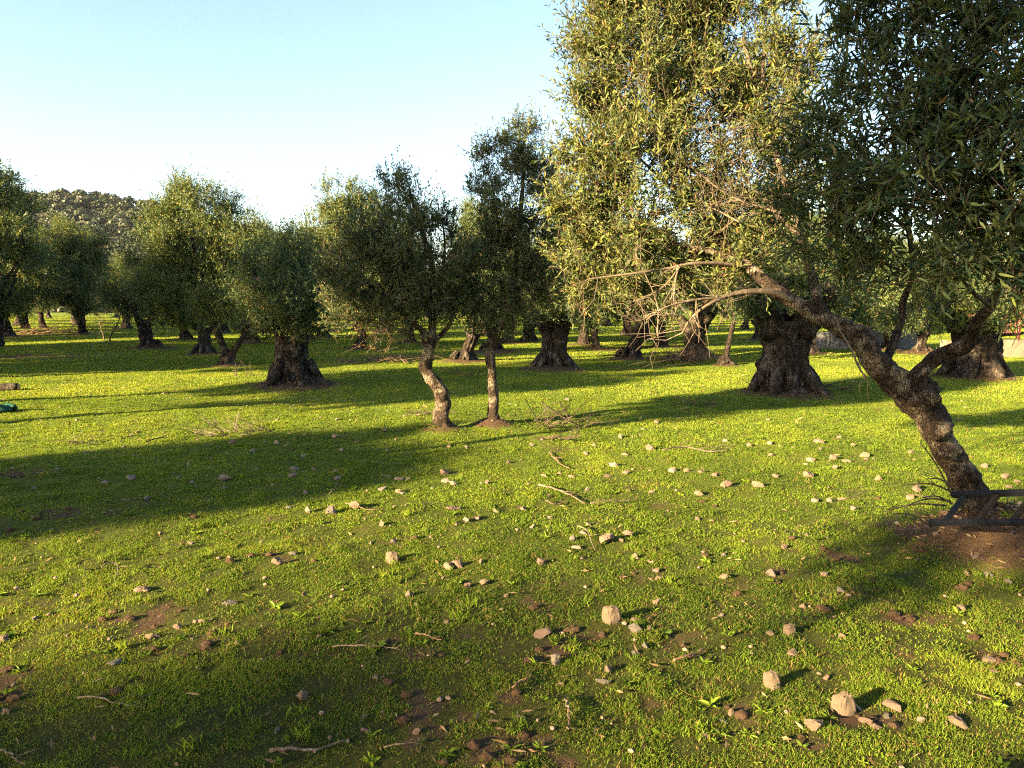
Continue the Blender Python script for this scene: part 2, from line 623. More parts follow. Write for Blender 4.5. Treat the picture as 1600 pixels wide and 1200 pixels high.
def gh(x, y):
    x = np.asarray(x, float); y = np.asarray(y, float)
    far = np.clip(np.hypot(x, y) / 14, 0, 1)
    z = (fbm(x * .22 + 3, y * .22 + 8, 3) - .5) * .16 * far + (vnoise(x * 1.6, y * 1.6) - .5) * .025 + (vnoise(x * 5, y * 5) - .5) * .018
    for (mx, my, r, h, s) in MOUNDS:
        d2 = ((x - mx) ** 2 + (y - my) ** 2) / (r * r)
        z = z + h * np.exp(-d2 * 1.6)
    return z


def soilmap(x, y):
    x = np.asarray(x, float); y = np.asarray(y, float)
    s = np.clip((fbm(x * .8 + 40, y * .8 + 9, 4) - .56) * 1.2, 0, .18)
    s = s + np.clip((fbm(x * 5.5 + 4, y * 5.5 + 19, 3) - .58) * 3.2, 0, .5) * np.clip(1.3 - y / 9, .25, 1)
    for (mx, my, r, h, st) in MOUNDS:
        d2 = ((x - mx) ** 2 + (y - my) ** 2) / (r * r)
        s = s + st * np.exp(-d2 * d2 * 1.2)
    jit = .6 + .8 * fbm(x * 4 + 60, y * 4, 3)
    for (mx, my, rx, ry, st) in SOIL:
        d2 = ((x - mx) / rx) ** 2 + ((y - my) / ry) ** 2
        s = s + st * np.exp(-d2) * jit
    return np.clip(s, 0, 1)


for (px, py, wpx, hpx, st) in [(200, 965, 90, 40, .5), (110, 800, 150, 40, .6), (50, 740, 90, 22, .7), (1300, 872, 60, 18, .6), (1330, 925, 50, 14, .8),
                          (1400, 965, 45, 12, .8), (1215, 895, 40, 12, .7), (1030, 895, 25, 12, .6), (1560, 1030, 60, 22, .7),
                          (880, 703, 60, 10, .7), (440, 625, 110, 12, .6), (600, 560, 90, 10, .6), (60, 555, 160, 5, .8), (180, 1130, 40, 14, .3),
                          (1340, 1128, 50, 9, .5), (30, 1080, 60, 40, .4), (640, 1090, 25, 9, .4), (40, 525, 110, 8, .9), (1450, 960, 60, 20, .45)]:
    g = G(px, py); g2 = G(px + wpx, py); g3 = G(px, py + hpx)
    SOIL.append((g[0], g[1], abs(g2[0] - g[0]) * .8, abs(g3[1] - g[1]) * .8 + .02, st * .72))

# ------------------------------------------------------------------ trees
PLANTS = []


def tree_root(name, px, py, label, group, mound=(.6, .12, .5), xy=None, cat='tree'):
    g = np.array(xy) if xy is not None else G(px, py)
    if mound:
        MOUNDS.append((g[0], g[1], *mound))
    return empty(name, (g[0], g[1], 0), label, cat, group), g


def old_trunk(mb, base, prof, seed, lean=(0, 0), segs=60, flute=.13, roots=0):
    """prof: rows (height m, radius m). Gnarled, fluted bole with spreading root flare."""
    prof = np.asarray(prof, float)
    n = 60
    z = np.linspace(-.12, prof[-1, 0], n)
    r = np.interp(z, prof[:, 0], prof[:, 1]) * .95
    pts = np.stack([base[0] + lean[0] * z + .03 * np.sin(z * 4 + seed), base[1] + lean[1] * z, z], -1)
    th_ = np.linspace(0, 2 * PI, segs, endpoint=False)
    ct, st_ = np.cos(th_)[None] , np.sin(th_)[None]
    zz = z[:, None]; Rm = r[:, None]
    tw = zz * .9 + seed                                        # the grain twists up the bole
    cx_, sx_ = np.cos(th_[None] + tw * .5), np.sin(th_[None] + tw * .5)
    k_ = .42 / max(prof[:, 1].mean(), .1)
    rid = 1 - np.abs(2 * vnoise(cx_ * 2.3 + seed * 3, sx_ * 2.3, zz * .8 * k_ + 0 * cx_) - 1)
    rid2 = 1 - np.abs(2 * vnoise(cx_ * 4.6 + seed * 5, sx_ * 4.6, zz * 1.7 * k_ + 0 * cx_) - 1)
    kn = vnoise(cx_ * 3 + 9 + seed, sx_ * 3, zz * 5 * k_ + 0 * cx_) - .5
    kn2 = vnoise(cx_ * 8 + 9 + seed, sx_ * 8, zz * 11 * k_ + 0 * cx_) - .5
    rr_ = Rm * (.80 + .30 * (rid ** 1.5 - .4) + .16 * (rid2 - .5) + .26 * kn + .14 * kn2)
    v_ = np.stack([pts[:, 0:1] + ct * rr_, pts[:, 1:2] + st_ * rr_, zz + .05 * kn * Rm + 0 * ct], -1).reshape(-1, 3)
    i_ = np.arange(n - 1)[:, None] * segs; j_ = np.arange(segs)[None]; k2_ = (j_ + 1) % segs
    q_ = np.stack([i_ + j_, i_ + k2_, i_ + segs + k2_, i_ + segs + j_], -1).reshape(-1, 4)
    v_ = np.vstack([v_, pts[-1] - [0, 0, .05]])
    a_ = (n - 1) * segs
    mb.add(v_, q_, np.stack([a_ + np.arange(segs), a_ + (np.arange(segs) + 1) % segs, np.full(segs, n * segs)], -1))
    R0 = prof[0, 1]
    for i in range(roots):
        a = i * 2 * PI / roots + RNG.uniform(-.4, .4)
        d = np.array([math.cos(a), math.sin(a), 0])
        b = np.array([base[0], base[1], 0])
        L = R0 * RNG.uniform(.85, 1.1)
        p = spline([b + d * R0 * .45 + [0, 0, R0 * .75], b + d * R0 * .85 + [0, 0, .17], b + d * L + [0, 0, .03], b + d * (L + .25) + [0, 0, -.1]], 10)
        tube(mb, p, np.linspace(R0 * .17, .03, 10), 12, .45, 5, seed + i)
    return pts[-1]


def clumps_px(lst, d):
    out = []
    for c in lst:
        dd = c[3] if len(c) > 3 else RNG.uniform(-.35, .35) * max(1, d / 9)
        p = W(c[0], c[1], d + dd)
        out.append((*p, c[2] / F * (d + dd)))
    return out


def path_px(lst, d):
    """rows (px, py, half width px[, depth]) -> points with radius"""
    o = []
    for c in lst:
        dd = c[3] if len(c) > 3 else d
        p = W(c[0], c[1], dd)
        o.append((*p, c[2] / F * dd))
    return np.array(o)


def put_tube(mb, path, n=24, segs=14, lump=.3, freq=9, seed=1):
    s = spline(path, n)
    tube(mb, s[:, :3], np.maximum(s[:, 3], .002), segs, lump, freq, seed)
    return s


# ---- the leaning tree on the right
root, g0 = tree_root('olive_tree', 1545, 862, 'leaning olive tree with mottled bark, black ladder across its foot', 'olive trees', (.62, .20, .95))
MOUNDS.append((g0[0] + .35, g0[1] - .1, .5, .14, .9))
O = (g0[0], g0[1], 0)
tb = MB()
base_pt = W(1556, 868, 4.84)
main = path_px([(1566, 905, 44, 4.84), (1552, 850, 37), (1537, 800, 30), (1512, 755, 28), (1490, 722, 26), (1472, 690, 25), (1455, 655, 27), (1428, 622, 28),
                (1394, 592, 25), (1365, 560, 22), (1345, 532, 20, 4.9), (1310, 508, 17, 5.0), (1275, 490, 15, 5.1), (1238, 470, 13, 5.25),
                (1205, 447, 11, 5.4), (1172, 418, 9, 5.5), (1135, 385, 7, 5.65), (1095, 330, 6, 5.8), (1060, 260, 4, 5.9), (1035, 180, 3, 6.0)], 4.84)
put_tube(tb, main * np.array([1, 1, 1, .87]), 300, 40, .27, 9, 3)
for (px, py, r, dz) in [(1462, 668, 21, -.07), (1446, 622, 22, -.06), (1404, 588, 16, .02), (1483, 705, 15, -.08), (1520, 745, 13, -.04), (1432, 592, 15, 0), (1438, 608, 24, 0)]:
    c = W(px, py, 4.8 + dz); rr = r / F * 4.8 * .96
    zz_ = np.linspace(-.97, .97, 15)
    tube(tb, c + np.stack([0 * zz_, 0 * zz_, zz_ * rr], -1), rr * np.sqrt(1 - zz_ ** 2), 20, .75, 16, px)
l2 = path_px([(1432, 612, 13), (1430, 592, 12), (1452, 566, 12), (1482, 550, 11, 4.75), (1508, 540, 12, 4.65), (1520, 520, 10, 4.6), (1530, 498, 9, 4.5), (1548, 478, 7, 4.4),
              (1560, 440, 6, 4.2), (1540, 380, 5, 3.9), (1500, 300, 5, 3.6), (1470, 200, 4, 3.4), (1450, 100, 3, 3.4)], 4.8)
put_tube(tb, l2, 48, 12, .3, 12, 8)
l2b = path_px([(1505, 543, 5, 4.65), (1540, 529, 4, 4.6), (1570, 523, 3, 4.5), (1598, 521, 2, 4.4), (1640, 505, 1.5, 4.3)], 4.6)
put_tube(tb, l2b, 14, 6, .2, 12, 9)
l3 = path_px([(1396, 596, 9, 4.9), (1384, 572, 8, 4.9), (1392, 545, 7, 4.95), (1407, 505, 6, 5.0), (1411, 470, 5, 5.0), (1425, 430, 4, 4.8), (1420, 360, 4, 4.4), (1400, 260, 3, 4.0)], 4.9)
put_tube(tb, l3, 24, 8, .25, 12, 10)
l4 = path_px([(1284, 494, 10, 5.08), (1276, 460, 8, 5.1), (1268, 425, 7, 5.2), (1250, 370, 6, 5.4), (1225, 280, 5, 5.7), (1190, 170, 4, 5.9), (1160, 60, 3, 6.0)], 5.1)
put_tube(tb, l4, 26, 8, .25, 12, 11)
l5 = path_px([(1172, 418, 6, 5.5), (1120, 395, 5, 5.6), (1050, 380, 4, 5.7), (985, 340, 3, 5.8), (930, 280, 2.5, 5.9)], 5.5)
put_tube(tb, l5, 18, 7, .2, 12, 12)
for a, b in [((1095, 330, 5.8), (950, 180, 6.0)), ((1060, 260, 5.9), (980, 60, 6.2)), ((1190, 170, 5.9), (1230, 20, 6.0)), ((1250, 370, 5.4), (1120, 220, 5.9)),
             ((1540, 380, 3.9), (1600, 200, 3.3)), ((1500, 300, 3.6), (1360, 200, 3.5)), ((1420, 360, 4.4), (1320, 260, 3.9)), ((1560, 440, 4.2), (1640, 330, 3.5)),
             ((1470, 200, 3.4), (1540, 60, 3.3)), ((1400, 260, 4.0), (1330, 80, 3.7)), ((1425, 430, 4.8), (1350, 400, 4.2)), ((1548, 478, 4.4), (1480, 400, 3.6))]:
    A = W(*a); B = W(*b)
    m_ = (A + B) / 2 + RNG.normal(size=3) * .08
    tube(tb, spline([A, m_, B], 9), np.linspace(.016, .005, 9), 6, .2, 12, 4)
tb.build('trunk', M['bark'], root, O)

# bare, dry twigs under the lit crown
db = MB()
dead = [path_px([(1238, 470, 8, 5.2), (1205, 456, 8, 5.2), (1165, 456, 7, 5.2), (1130, 465, 5, 5.15), (1100, 480, 4, 5.1), (1078, 500, 3, 5.1), (1066, 520, 2, 5.1)], 5.2),
        path_px([(1172, 418, 6, 5.5), (1130, 412, 5, 5.4), (1080, 412, 4, 5.3), (1040, 420, 3, 5.3), (1000, 426, 3, 5.2), (950, 432, 2, 5.2), (920, 436, 1.5, 5.2)], 5.4),
        path_px([(1135, 465, 4, 5.15), (1090, 468, 3, 5.1), (1040, 480, 2, 5.0), (1010, 500, 1.5, 5.0)], 5.1),
        path_px([(1060, 414, 3.5, 5.3), (1054, 450, 3, 5.25), (1056, 485, 2, 5.2)], 5.2),
        path_px([(1065, 413, 3, 5.3), (1040, 445, 2.5, 5.25), (1015, 462, 2, 5.2), (995, 470, 1.5, 5.2)], 5.2),
        path_px([(1310, 512, 3, 4.95), (1330, 545, 3, 4.8), (1340, 570, 2.5, 4.75), (1352, 590, 2, 4.7)], 4.8)]
for i, dp in enumerate(dead):
    dp = dp * np.array([1, 1, 1, .62])
    db = MB()
    s = put_tube(db, dp, 24, 7, .2, 14, 20 + i)
    n = 7 if i < 5 else 5
    k = RNG.integers(5, 24, n)
    A = s[k, :3]
    t = norm(s[-1, :3] - s[0, :3])
    B = A + norm(t * .7 + RNG.normal(size=(n, 3)) * .55 + np.array([0, 0, -.3])) * RNG.uniform(.08, .34, (n, 1)) * (1 if i < 5 else .5)
    thin(db, A, B, .0045, .0015, .12)
    B2 = B + norm(t * .6 + RNG.normal(size=(n, 3)) * .6 + np.array([0, 0, -.3])) * RNG.uniform(.06, .2, (n, 1)) * (1 if i < 5 else .5)
    thin(db, (A + B) / 2, B2, .0025, .001, .12)
    db.build('dead_branch', M['dead_twig'], root, O)
for (px, py, d, n, sp) in [(1140, 290, 5.6, 150, .42), (1090, 340, 5.6, 90, .35), (1150, 240, 5.7, 80, .3), (1010, 460, 5.2, 30, .3), (1130, 490, 5.2, 18, .2)]:
    db = MB()
    c = W(px, py, d)
    ax_ = norm(RNG.normal(size=3) + np.array([-1., 0, .3]))
    st0 = spline([c - ax_ * sp, c + RNG.normal(size=3) * .05, c + ax_ * sp], 16)
    tube(db, st0, np.linspace(.007, .003, 16), 6, .2, 14, px)
    A = st0[RNG.integers(0, 16, n)]
    h_ = n // 2
    dv_ = norm(RNG.normal(size=(n, 3)) + ax_ * .7)
    B = A + dv_ * RNG.uniform(.1, .4, (n, 1))
    A[h_:] = (A[:n - h_] * .45 + B[:n - h_] * .55)
    B[h_:] = A[h_:] + norm(dv_[:n - h_] + RNG.normal(size=(n - h_, 3)) * .6) * RNG.uniform(.08, .25, (n - h_, 1))
    thin(db, A, B, .003, .001, .15)
    db.build('twig_tangle', M['dead_twig'], root, O)
# dark sprouts at the foot
sb_ = MB()
for (ax, ay, bx, by) in [(1490, 770, 1420, 757), (1488, 775, 1438, 692), (1485, 783, 1415, 790), (1490, 765, 1450, 748), (1487, 787, 1440, 778), (1478, 790, 1380, 800), (1455, 822, 1395, 802)]:
    A = W(ax, ay, 4.7); B = W(bx, by, 4.45)
    s = spline([A, (A + B) / 2 + [0, 0, .03], B], 8)
    tube(sb_, s, np.linspace(.007, .003, 8), 5)
    n = 4
    k = RNG.integers(2, 8, n)
    thin(sb_, s[k], s[k] + RNG.normal(size=(n, 3)) * .06 + (B - A) * .2, .003, .0012, .1)
sb_.build('sprouts', M['dark_twig'], root, O)

bright = clumps_px([(960, 70, 70, 6.2), (1040, 40, 85, 6.4), (1140, 60, 85, 6.3), (1215, 90, 62, 6.0), (925, 150, 50, 6.0), (1005, 150, 88, 6.0), (1110, 160, 85, 6.2),
                    (1200, 190, 66, 6.0), (925, 235, 52, 5.9), (1005, 250, 85, 5.8), (1100, 265, 62, 5.9), (905, 322, 46, 5.8), (975, 345, 70, 5.7), (1060, 365, 60, 5.7),
                    (1160, 340, 55, 5.8), (915, 395, 36, 6.0), (975, 425, 36, 6.0), (1190, 400, 45, 5.6), (990, -55, 85, 6.3), (1110, -70, 95, 6.3), (1210, -50, 70, 6.2), (930, -20, 55, 6.2),
                    (890, 290, 26, 5.8), (900, 75, 30, 6.1), (1130, 440, 30, 5.5), (1235, 260, 55, 5.9)], 0) if False else None


def cl(lst):
    return [(*W(a, b, d), r / F * d) for (a, b, r, d) in lst]


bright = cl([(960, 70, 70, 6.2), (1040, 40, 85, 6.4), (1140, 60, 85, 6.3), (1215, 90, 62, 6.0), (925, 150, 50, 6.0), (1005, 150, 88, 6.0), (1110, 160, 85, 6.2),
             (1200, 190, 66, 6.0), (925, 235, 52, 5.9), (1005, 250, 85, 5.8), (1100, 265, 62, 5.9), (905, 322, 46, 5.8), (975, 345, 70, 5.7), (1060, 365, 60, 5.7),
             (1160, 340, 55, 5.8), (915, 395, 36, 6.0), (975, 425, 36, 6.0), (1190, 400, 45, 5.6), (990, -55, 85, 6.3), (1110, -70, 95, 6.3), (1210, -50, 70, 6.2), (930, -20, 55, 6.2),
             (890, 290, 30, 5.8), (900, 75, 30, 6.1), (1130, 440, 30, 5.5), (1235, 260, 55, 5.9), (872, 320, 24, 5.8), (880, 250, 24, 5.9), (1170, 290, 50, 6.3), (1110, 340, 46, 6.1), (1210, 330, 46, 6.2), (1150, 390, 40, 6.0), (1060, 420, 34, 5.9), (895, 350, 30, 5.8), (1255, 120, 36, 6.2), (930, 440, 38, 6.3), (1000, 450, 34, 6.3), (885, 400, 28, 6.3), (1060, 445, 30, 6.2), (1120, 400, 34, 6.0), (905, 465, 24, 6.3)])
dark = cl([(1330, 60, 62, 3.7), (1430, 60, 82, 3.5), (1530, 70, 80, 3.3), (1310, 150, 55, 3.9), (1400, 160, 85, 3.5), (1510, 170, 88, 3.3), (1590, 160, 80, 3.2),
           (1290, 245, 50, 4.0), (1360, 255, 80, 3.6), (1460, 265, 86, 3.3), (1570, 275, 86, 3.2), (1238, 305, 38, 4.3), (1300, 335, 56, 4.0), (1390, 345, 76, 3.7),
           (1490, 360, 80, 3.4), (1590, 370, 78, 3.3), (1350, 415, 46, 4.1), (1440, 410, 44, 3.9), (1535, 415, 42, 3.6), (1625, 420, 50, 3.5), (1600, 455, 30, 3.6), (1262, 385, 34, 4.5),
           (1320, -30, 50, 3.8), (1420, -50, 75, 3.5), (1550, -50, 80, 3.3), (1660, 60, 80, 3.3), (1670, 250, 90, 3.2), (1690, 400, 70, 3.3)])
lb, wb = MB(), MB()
crown(lb, wb, bright, (.058, .0125), 3.7, 14, (.2, .42), .15, .30, True, .0022, .03, .4, 0, .20)  # raised tint puts sunlight into the colour of these leaves
crown(lb, wb, dark, (.074, .0130), 2.6, 14, (.2, .40), .15, .31, True, .0022, .006, .3, .2, -.14)  # lowered tint puts shade into the colour of these leaves
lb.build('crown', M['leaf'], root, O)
wb.build('twigs', M['twig'], root, O)

# ---- the two slim trees
root, g0 = tree_root('olive_tree', 692, 676, 'slim young olive tree with an S-curved trunk, left of the pair', 'olive trees', (.30, .10, .8))
O = (g0[0], g0[1], 0); dA = g0[1]
tb, lb, wb = MB(), MB(), MB()
tr = path_px([(697, 685, 26), (692, 668, 17), (689, 650, 12), (692, 628, 11), (686, 607, 11), (672, 588, 10), (665, 570, 10), (669, 552, 9), (674, 530, 7), (676, 500, 6),
              (674, 470, 6), (677, 440, 5), (672, 400, 4), (655, 350, 3), (640, 300, 2)], dA)
put_tube(tb, tr, 140, 22, .36, 9, 2)
for l in ([(675, 530, 5), (660, 515, 4), (640, 500, 3), (610, 470, 2.5), (570, 440, 2)], [(678, 535, 4), (692, 520, 4), (705, 500, 3), (712, 450, 2)],
          [(676, 500, 4), (655, 470, 3), (620, 420, 2.5), (590, 370, 2)], [(675, 470, 4), (690, 430, 3), (695, 380, 2), (690, 340, 1.5)], [(668, 560, 3), (662, 535, 3), (655, 515, 2), (630, 505, 1.5)]):
    put_tube(tb, path_px(l, dA), 14, 6, .2, 12, 5)
cA = clumps_px([(612, 280, 22), (640, 318, 32), (603, 325, 28), (690, 328, 24), (582, 372, 40), (640, 372, 46), (690, 382, 38), (552, 395, 34), (542, 440, 38), (600, 430, 56),
                (660, 435, 52), (706, 430, 30), (565, 480, 34), (620, 488, 36), (535, 350, 16), (685, 490, 26), (520, 465, 22), (662, 345, 26), (610, 300, 18), (528, 400, 24), (515, 435, 26), (530, 500, 26), (560, 360, 26), (580, 430, 44), (640, 460, 44), (700, 470, 30), (590, 485, 34), (720, 400, 22)], dA)
cA = [(a, b, c, r * 1.14) for (a, b, c, r) in cA]
crown(lb, wb, cA, (.06, .0145), 2.4, 13, (.14, .32), .15, .38, False, .003, .04, .5, 0, -.04)
cdry = clumps_px([(600, 518, 30), (570, 525, 26), (630, 520, 24), (650, 500, 24)], dA)
crown(lb, wb, cdry, (.05, .012), .9, 7, (.2, .4), 0, .40, False, .004, .75, -.1)
tb.build('trunk', M['bark'], root, O); lb.build('crown', M['leaf'], root, O); wb.build('twigs', M['twig'], root, O)

root, g0 = tree_root('olive_tree', 770, 669, 'slim straight olive tree with a tall narrow crown, right of the pair', 'olive trees', (.34, .12, .9))
O = (g0[0], g0[1], 0); dB = g0[1]
tb, lb, wb = MB(), MB(), MB()
tr = path_px([(773, 680, 22), (771, 660, 14), (770, 645, 8.5), (771, 620, 8), (769, 590, 7), (766, 565, 7), (766, 548, 8), (775, 525, 8), (787, 498, 8), (798, 470, 6), (804, 430, 5), (810, 370, 4), (816, 300, 3), (820, 240, 2)], dB)
put_tube(tb, tr, 140, 22, .34, 9, 6)
for l in ([(790, 490, 4), (770, 465, 3), (745, 440, 2.5), (725, 425, 2)], [(800, 465, 4), (825, 440, 3), (855, 420, 2.5), (870, 385, 2)], [(804, 430, 3.5), (785, 390, 3), (775, 330, 2), (768, 285, 1.5)],
          [(808, 380, 3), (835, 345, 2.5), (852, 290, 2), (850, 250, 1.5)]):
    put_tube(tb, path_px(l, dB), 14, 6, .2, 12, 7)
cB = clumps_px([(790, 212, 20), (832, 208, 22), (800, 258, 40), (848, 258, 30), (765, 285, 22), (792, 318, 36), (842, 325, 40), (868, 300, 24), (782, 368, 30), (830, 382, 46), (868, 378, 28),
                (762, 428, 36), (810, 438, 48), (858, 438, 38), (732, 458, 32), (782, 488, 32), (838, 480, 32), (722, 420, 26), (750, 500, 20), (880, 430, 26), (755, 385, 26), (890, 470, 26), (805, 495, 28), (850, 280, 32), (815, 235, 26), (880, 340, 24), (745, 460, 32), (800, 350, 34), (758, 245, 22), (752, 300, 24), (775, 225, 20), (728, 400, 28), (712, 445, 28), (718, 482, 24), (770, 345, 26), (815, 190, 18)], dB)
cB = [(a, b, c, r * 1.12) for (a, b, c, r) in cB]
crown(lb, wb, cB, (.06, .0145), 2.4, 13, (.14, .32), .16, .38, False, .003, .03, .5, 0, -.04)
tb.build('trunk', M['bark'], root, O); lb.build('crown', M['leaf'], root, O); wb.build('twigs', M['twig'], root, O)


# ---- old thick olives of the middle distance
def big_tree(px, py, label, prof_px, clump_list, seed, bark_m='bark_old', lean=(0, 0), mound=(1.0, .16, .9), leaf=(.075, .021), dens=1.7, stub=3, tint=0.0, roots=6, up=.45, dx=0, crown_k=1.0):
    root, g0 = tree_root('olive_tree', px, py, label, 'olive trees', mound)
    d = g0[1]; O = (g0[0], g0[1], 0)
    tb, lb = MB(), MB()
    prof = [((py - y) / F * d, h / F * d) for (y, h) in prof_px]
    top = old_trunk(tb, g0, prof, seed, lean, roots=roots)
    cs = [(a, b, c, r_ * crown_k) for (a, b, c, r_) in clumps_px(clump_list, d)]
    cc = np.array([c[:3] for c in cs])
    R = prof[-1][1]
    for i in range(stub):
        a = 2 * PI * i / stub + .5
        st = top + np.array([math.cos(a), math.sin(a) * .7, 0]) * R * .55 + [0, 0, -.12]
        en = st + np.array([math.cos(a), math.sin(a), 1.3]) * R * .9
        tube(tb, spline([st, (st + en) / 2 + RNG.normal(size=3) * .03, en], 8), np.linspace(R * .42, R * .24, 8), 14, .35, 4, seed + i)
        near = np.argsort(np.abs((cc - top)[:, 0] * math.cos(a) + (cc - top)[:, 1] * math.sin(a) - .5))[:max(3, len(cs) // stub)]
        limbs(tb, en - [0, 0, .1], [cs[j] for j in near], R * .22, 6, .3, 3, .012)
    crown(lb, None, cs, leaf, dens, 12, (.22, .48), .12, .42, False, .004, .03, up, 0, tint)
    tb.build('trunk', M[bark_m], root, O)
    lb.build('crown', M['leaf'], root, O)
    return root


big_tree(460, 602, 'old olive with a stout dark trunk and wide root flare, left of the slim pair',
         [(602, 50), (594, 40), (582, 31), (570, 27), (550, 26), (525, 27), (510, 32), (495, 40)],
         [(430, 405, 38), (482, 405, 40), (420, 450, 42), (470, 450, 50), (512, 432, 30), (398, 488, 32), (450, 488, 40), (505, 476, 34), (448, 375, 30), (480, 480, 36), (425, 500, 28), (395, 450, 34), (470, 505, 28), (410, 515, 20), (440, 470, 44), (500, 500, 26), (455, 430, 46), (530, 470, 26), (435, 478, 38, -.9), (480, 478, 40, -.9), (460, 497, 24, -.8), (415, 498, 24, -.5), (502, 500, 24, -.5), (455, 450, 50, -.8), (525, 440, 26), (515, 465, 30), (390, 420, 26)], 3, lean=(-.04, 0), tint=-.05, crown_k=1.14)
big_tree(865, 580, 'old olive with a thick pollarded trunk just right of the slim pair',
         [(580, 36), (574, 29), (564, 23), (548, 21), (528, 21), (512, 28), (496, 36)],
         [(850, 440, 42), (905, 430, 42), (820, 462, 36), (880, 470, 40), (930, 460, 34), (850, 400, 40), (900, 390, 40), (845, 478, 32, -.8), (892, 474, 34, -.8), (830, 492, 22, -.5), (868, 460, 44, -.9), (910, 490, 24, -.5)], 5)
big_tree(1225, 616, 'old olive with a massive split trunk, behind the leaning tree',
         [(616, 60), (609, 52), (600, 44), (588, 40), (560, 39), (540, 39), (518, 46), (500, 54)],
         [(1180, 400, 55), (1250, 390, 66), (1310, 400, 58), (1200, 455, 38), (1270, 450, 46), (1322, 462, 42), (1240, 330, 60), (1360, 450, 50), (1165, 450, 34), (1175, 470, 28, -.6), (1225, 448, 42, -.8), (1275, 468, 32, -.6), (1305, 480, 30, -.4)], 9, stub=4, tint=-.02)
big_tree(1522, 592, 'old olive with a massive dark trunk at the right edge of the picture',
         [(592, 52), (586, 44), (576, 37), (562, 35), (540, 35), (520, 36), (500, 44)],
         [(1480, 440, 56), (1560, 430, 60), (1520, 480, 48), (1430, 470, 44), (1610, 475, 50), (1660, 450, 60), (1390, 480, 40), (1450, 400, 60), (1540, 370, 60), (1500, 478, 36, -.6), (1545, 484, 36, -.6), (1520, 450, 50, -.8), (1585, 490, 30, -.5), (1465, 488, 30, -.5)], 12, tint=-.02)
big_tree(318, 556, 'olive with a pale grey hollow trunk, left of the forked tree',
         [(556, 20), (548, 15), (538, 11), (525, 10), (512, 12)],
         [(330, 470, 40), (290, 470, 36), (360, 480, 36), (320, 440, 40)], 14, 'bark_grey', (.12, 0), (.7, .12, .9))
big_tree(235, 546, 'olive with a dark leaning trunk under a low round crown, on the left',
         [(546, 19), (538, 14), (525, 11), (512, 11), (500, 13)],
         [(215, 440, 36), (190, 470, 30), (250, 470, 42), (222, 492, 30), (265, 440, 34), (165, 450, 24), (195, 425, 28)], 15, lean=(-.2, 0), mound=(1.0, .14, .9))
big_tree(724, 566, 'olive with a silvery leaning trunk seen between the slim pair',
         [(566, 22), (558, 16), (545, 11), (532, 10), (522, 9)],
         [(740, 470, 30), (780, 480, 32), (720, 460, 30), (760, 450, 34)], 17, 'bark_old', (.35, 0), (.8, .12, .9))
big_tree(982, 561, 'olive with a reddish twisted trunk in front of the far rows',
         [(561, 21), (553, 15), (540, 11), (525, 11), (512, 15)],
         [(960, 450, 38), (1000, 455, 40), (930, 470, 30), (1030, 470, 32), (980, 420, 40), (905, 470, 28), (920, 440, 30)], 19, 'bark_old', (.35, 0), (.8, .12, .9), tint=.12)
big_tree(1086, 560, 'olive with a broad dark double trunk behind the heap of brushwood',
         [(560, 24), (552, 19), (540, 16), (525, 17), (510, 21)],
         [(1060, 460, 40), (1110, 455, 40), (1090, 420, 40), (1040, 440, 34), (1140, 470, 34)], 21, tint=.05)
big_tree(1440, 556, 'olive with a short flared trunk in front of the whitewashed wall',
         [(556, 18), (549, 12), (538, 8), (526, 8), (518, 10)],
         [(1420, 480, 36), (1460, 478, 36), (1390, 490, 30), (1440, 450, 40)], 23)
big_tree(768, 553, 'olive with a dark upright trunk directly behind the straight slim tree',
         [(553, 21), (546, 13), (532, 9), (518, 9), (505, 12)],
         [(760, 470, 34), (800, 465, 36), (780, 430, 36)], 25)

# forked tree
root, g0 = tree_root('olive_tree', 356, 573, 'olive with a trunk forked low in a V, large silver-green crown', 'olive trees', (.6, .12, .9))
O = (g0[0], g0[1], 0); dF = g0[1]
tb, lb = MB(), MB()
put_tube(tb, path_px([(356, 580, 17), (355, 568, 13), (355, 556, 10)], dF), 10, 14, .4, 6, 4)
put_tube(tb, path_px([(355, 562, 9), (350, 545, 6), (342, 525, 5.5), (335, 510, 5), (325, 480, 4), (310, 430, 3), (300, 370, 2)], dF), 24, 9, .3, 6, 5)
put_tube(tb, path_px([(357, 560, 8), (366, 546, 5), (378, 530, 4.5), (388, 512, 4), (392, 480, 3), (385, 420, 2)], dF), 22, 9, .3, 6, 6)
cF = clumps_px([(290, 318, 36), (335, 342, 46), (252, 362, 40), (382, 372, 36), (310, 388, 56), (232, 408, 40), (370, 420, 46), (290, 438, 52), (232, 448, 34), (340, 466, 46), (402, 440, 30),
                (292, 488, 32), (382, 495, 26), (300, 300, 22), (262, 330, 26), (355, 325, 24), (250, 480, 28)], dF)
cF = [(a, b, c, r_ * 1.1) for (a, b, c, r_) in cF]
crown(lb, None, cF, (.085, .024), 1.7, 12, (.22, .5), .16, .36, False, .004, .03, .5, 0, .08)
tb.build('trunk', M['bark_old'], root, O); lb.build('crown', M['leaf'], root, O)

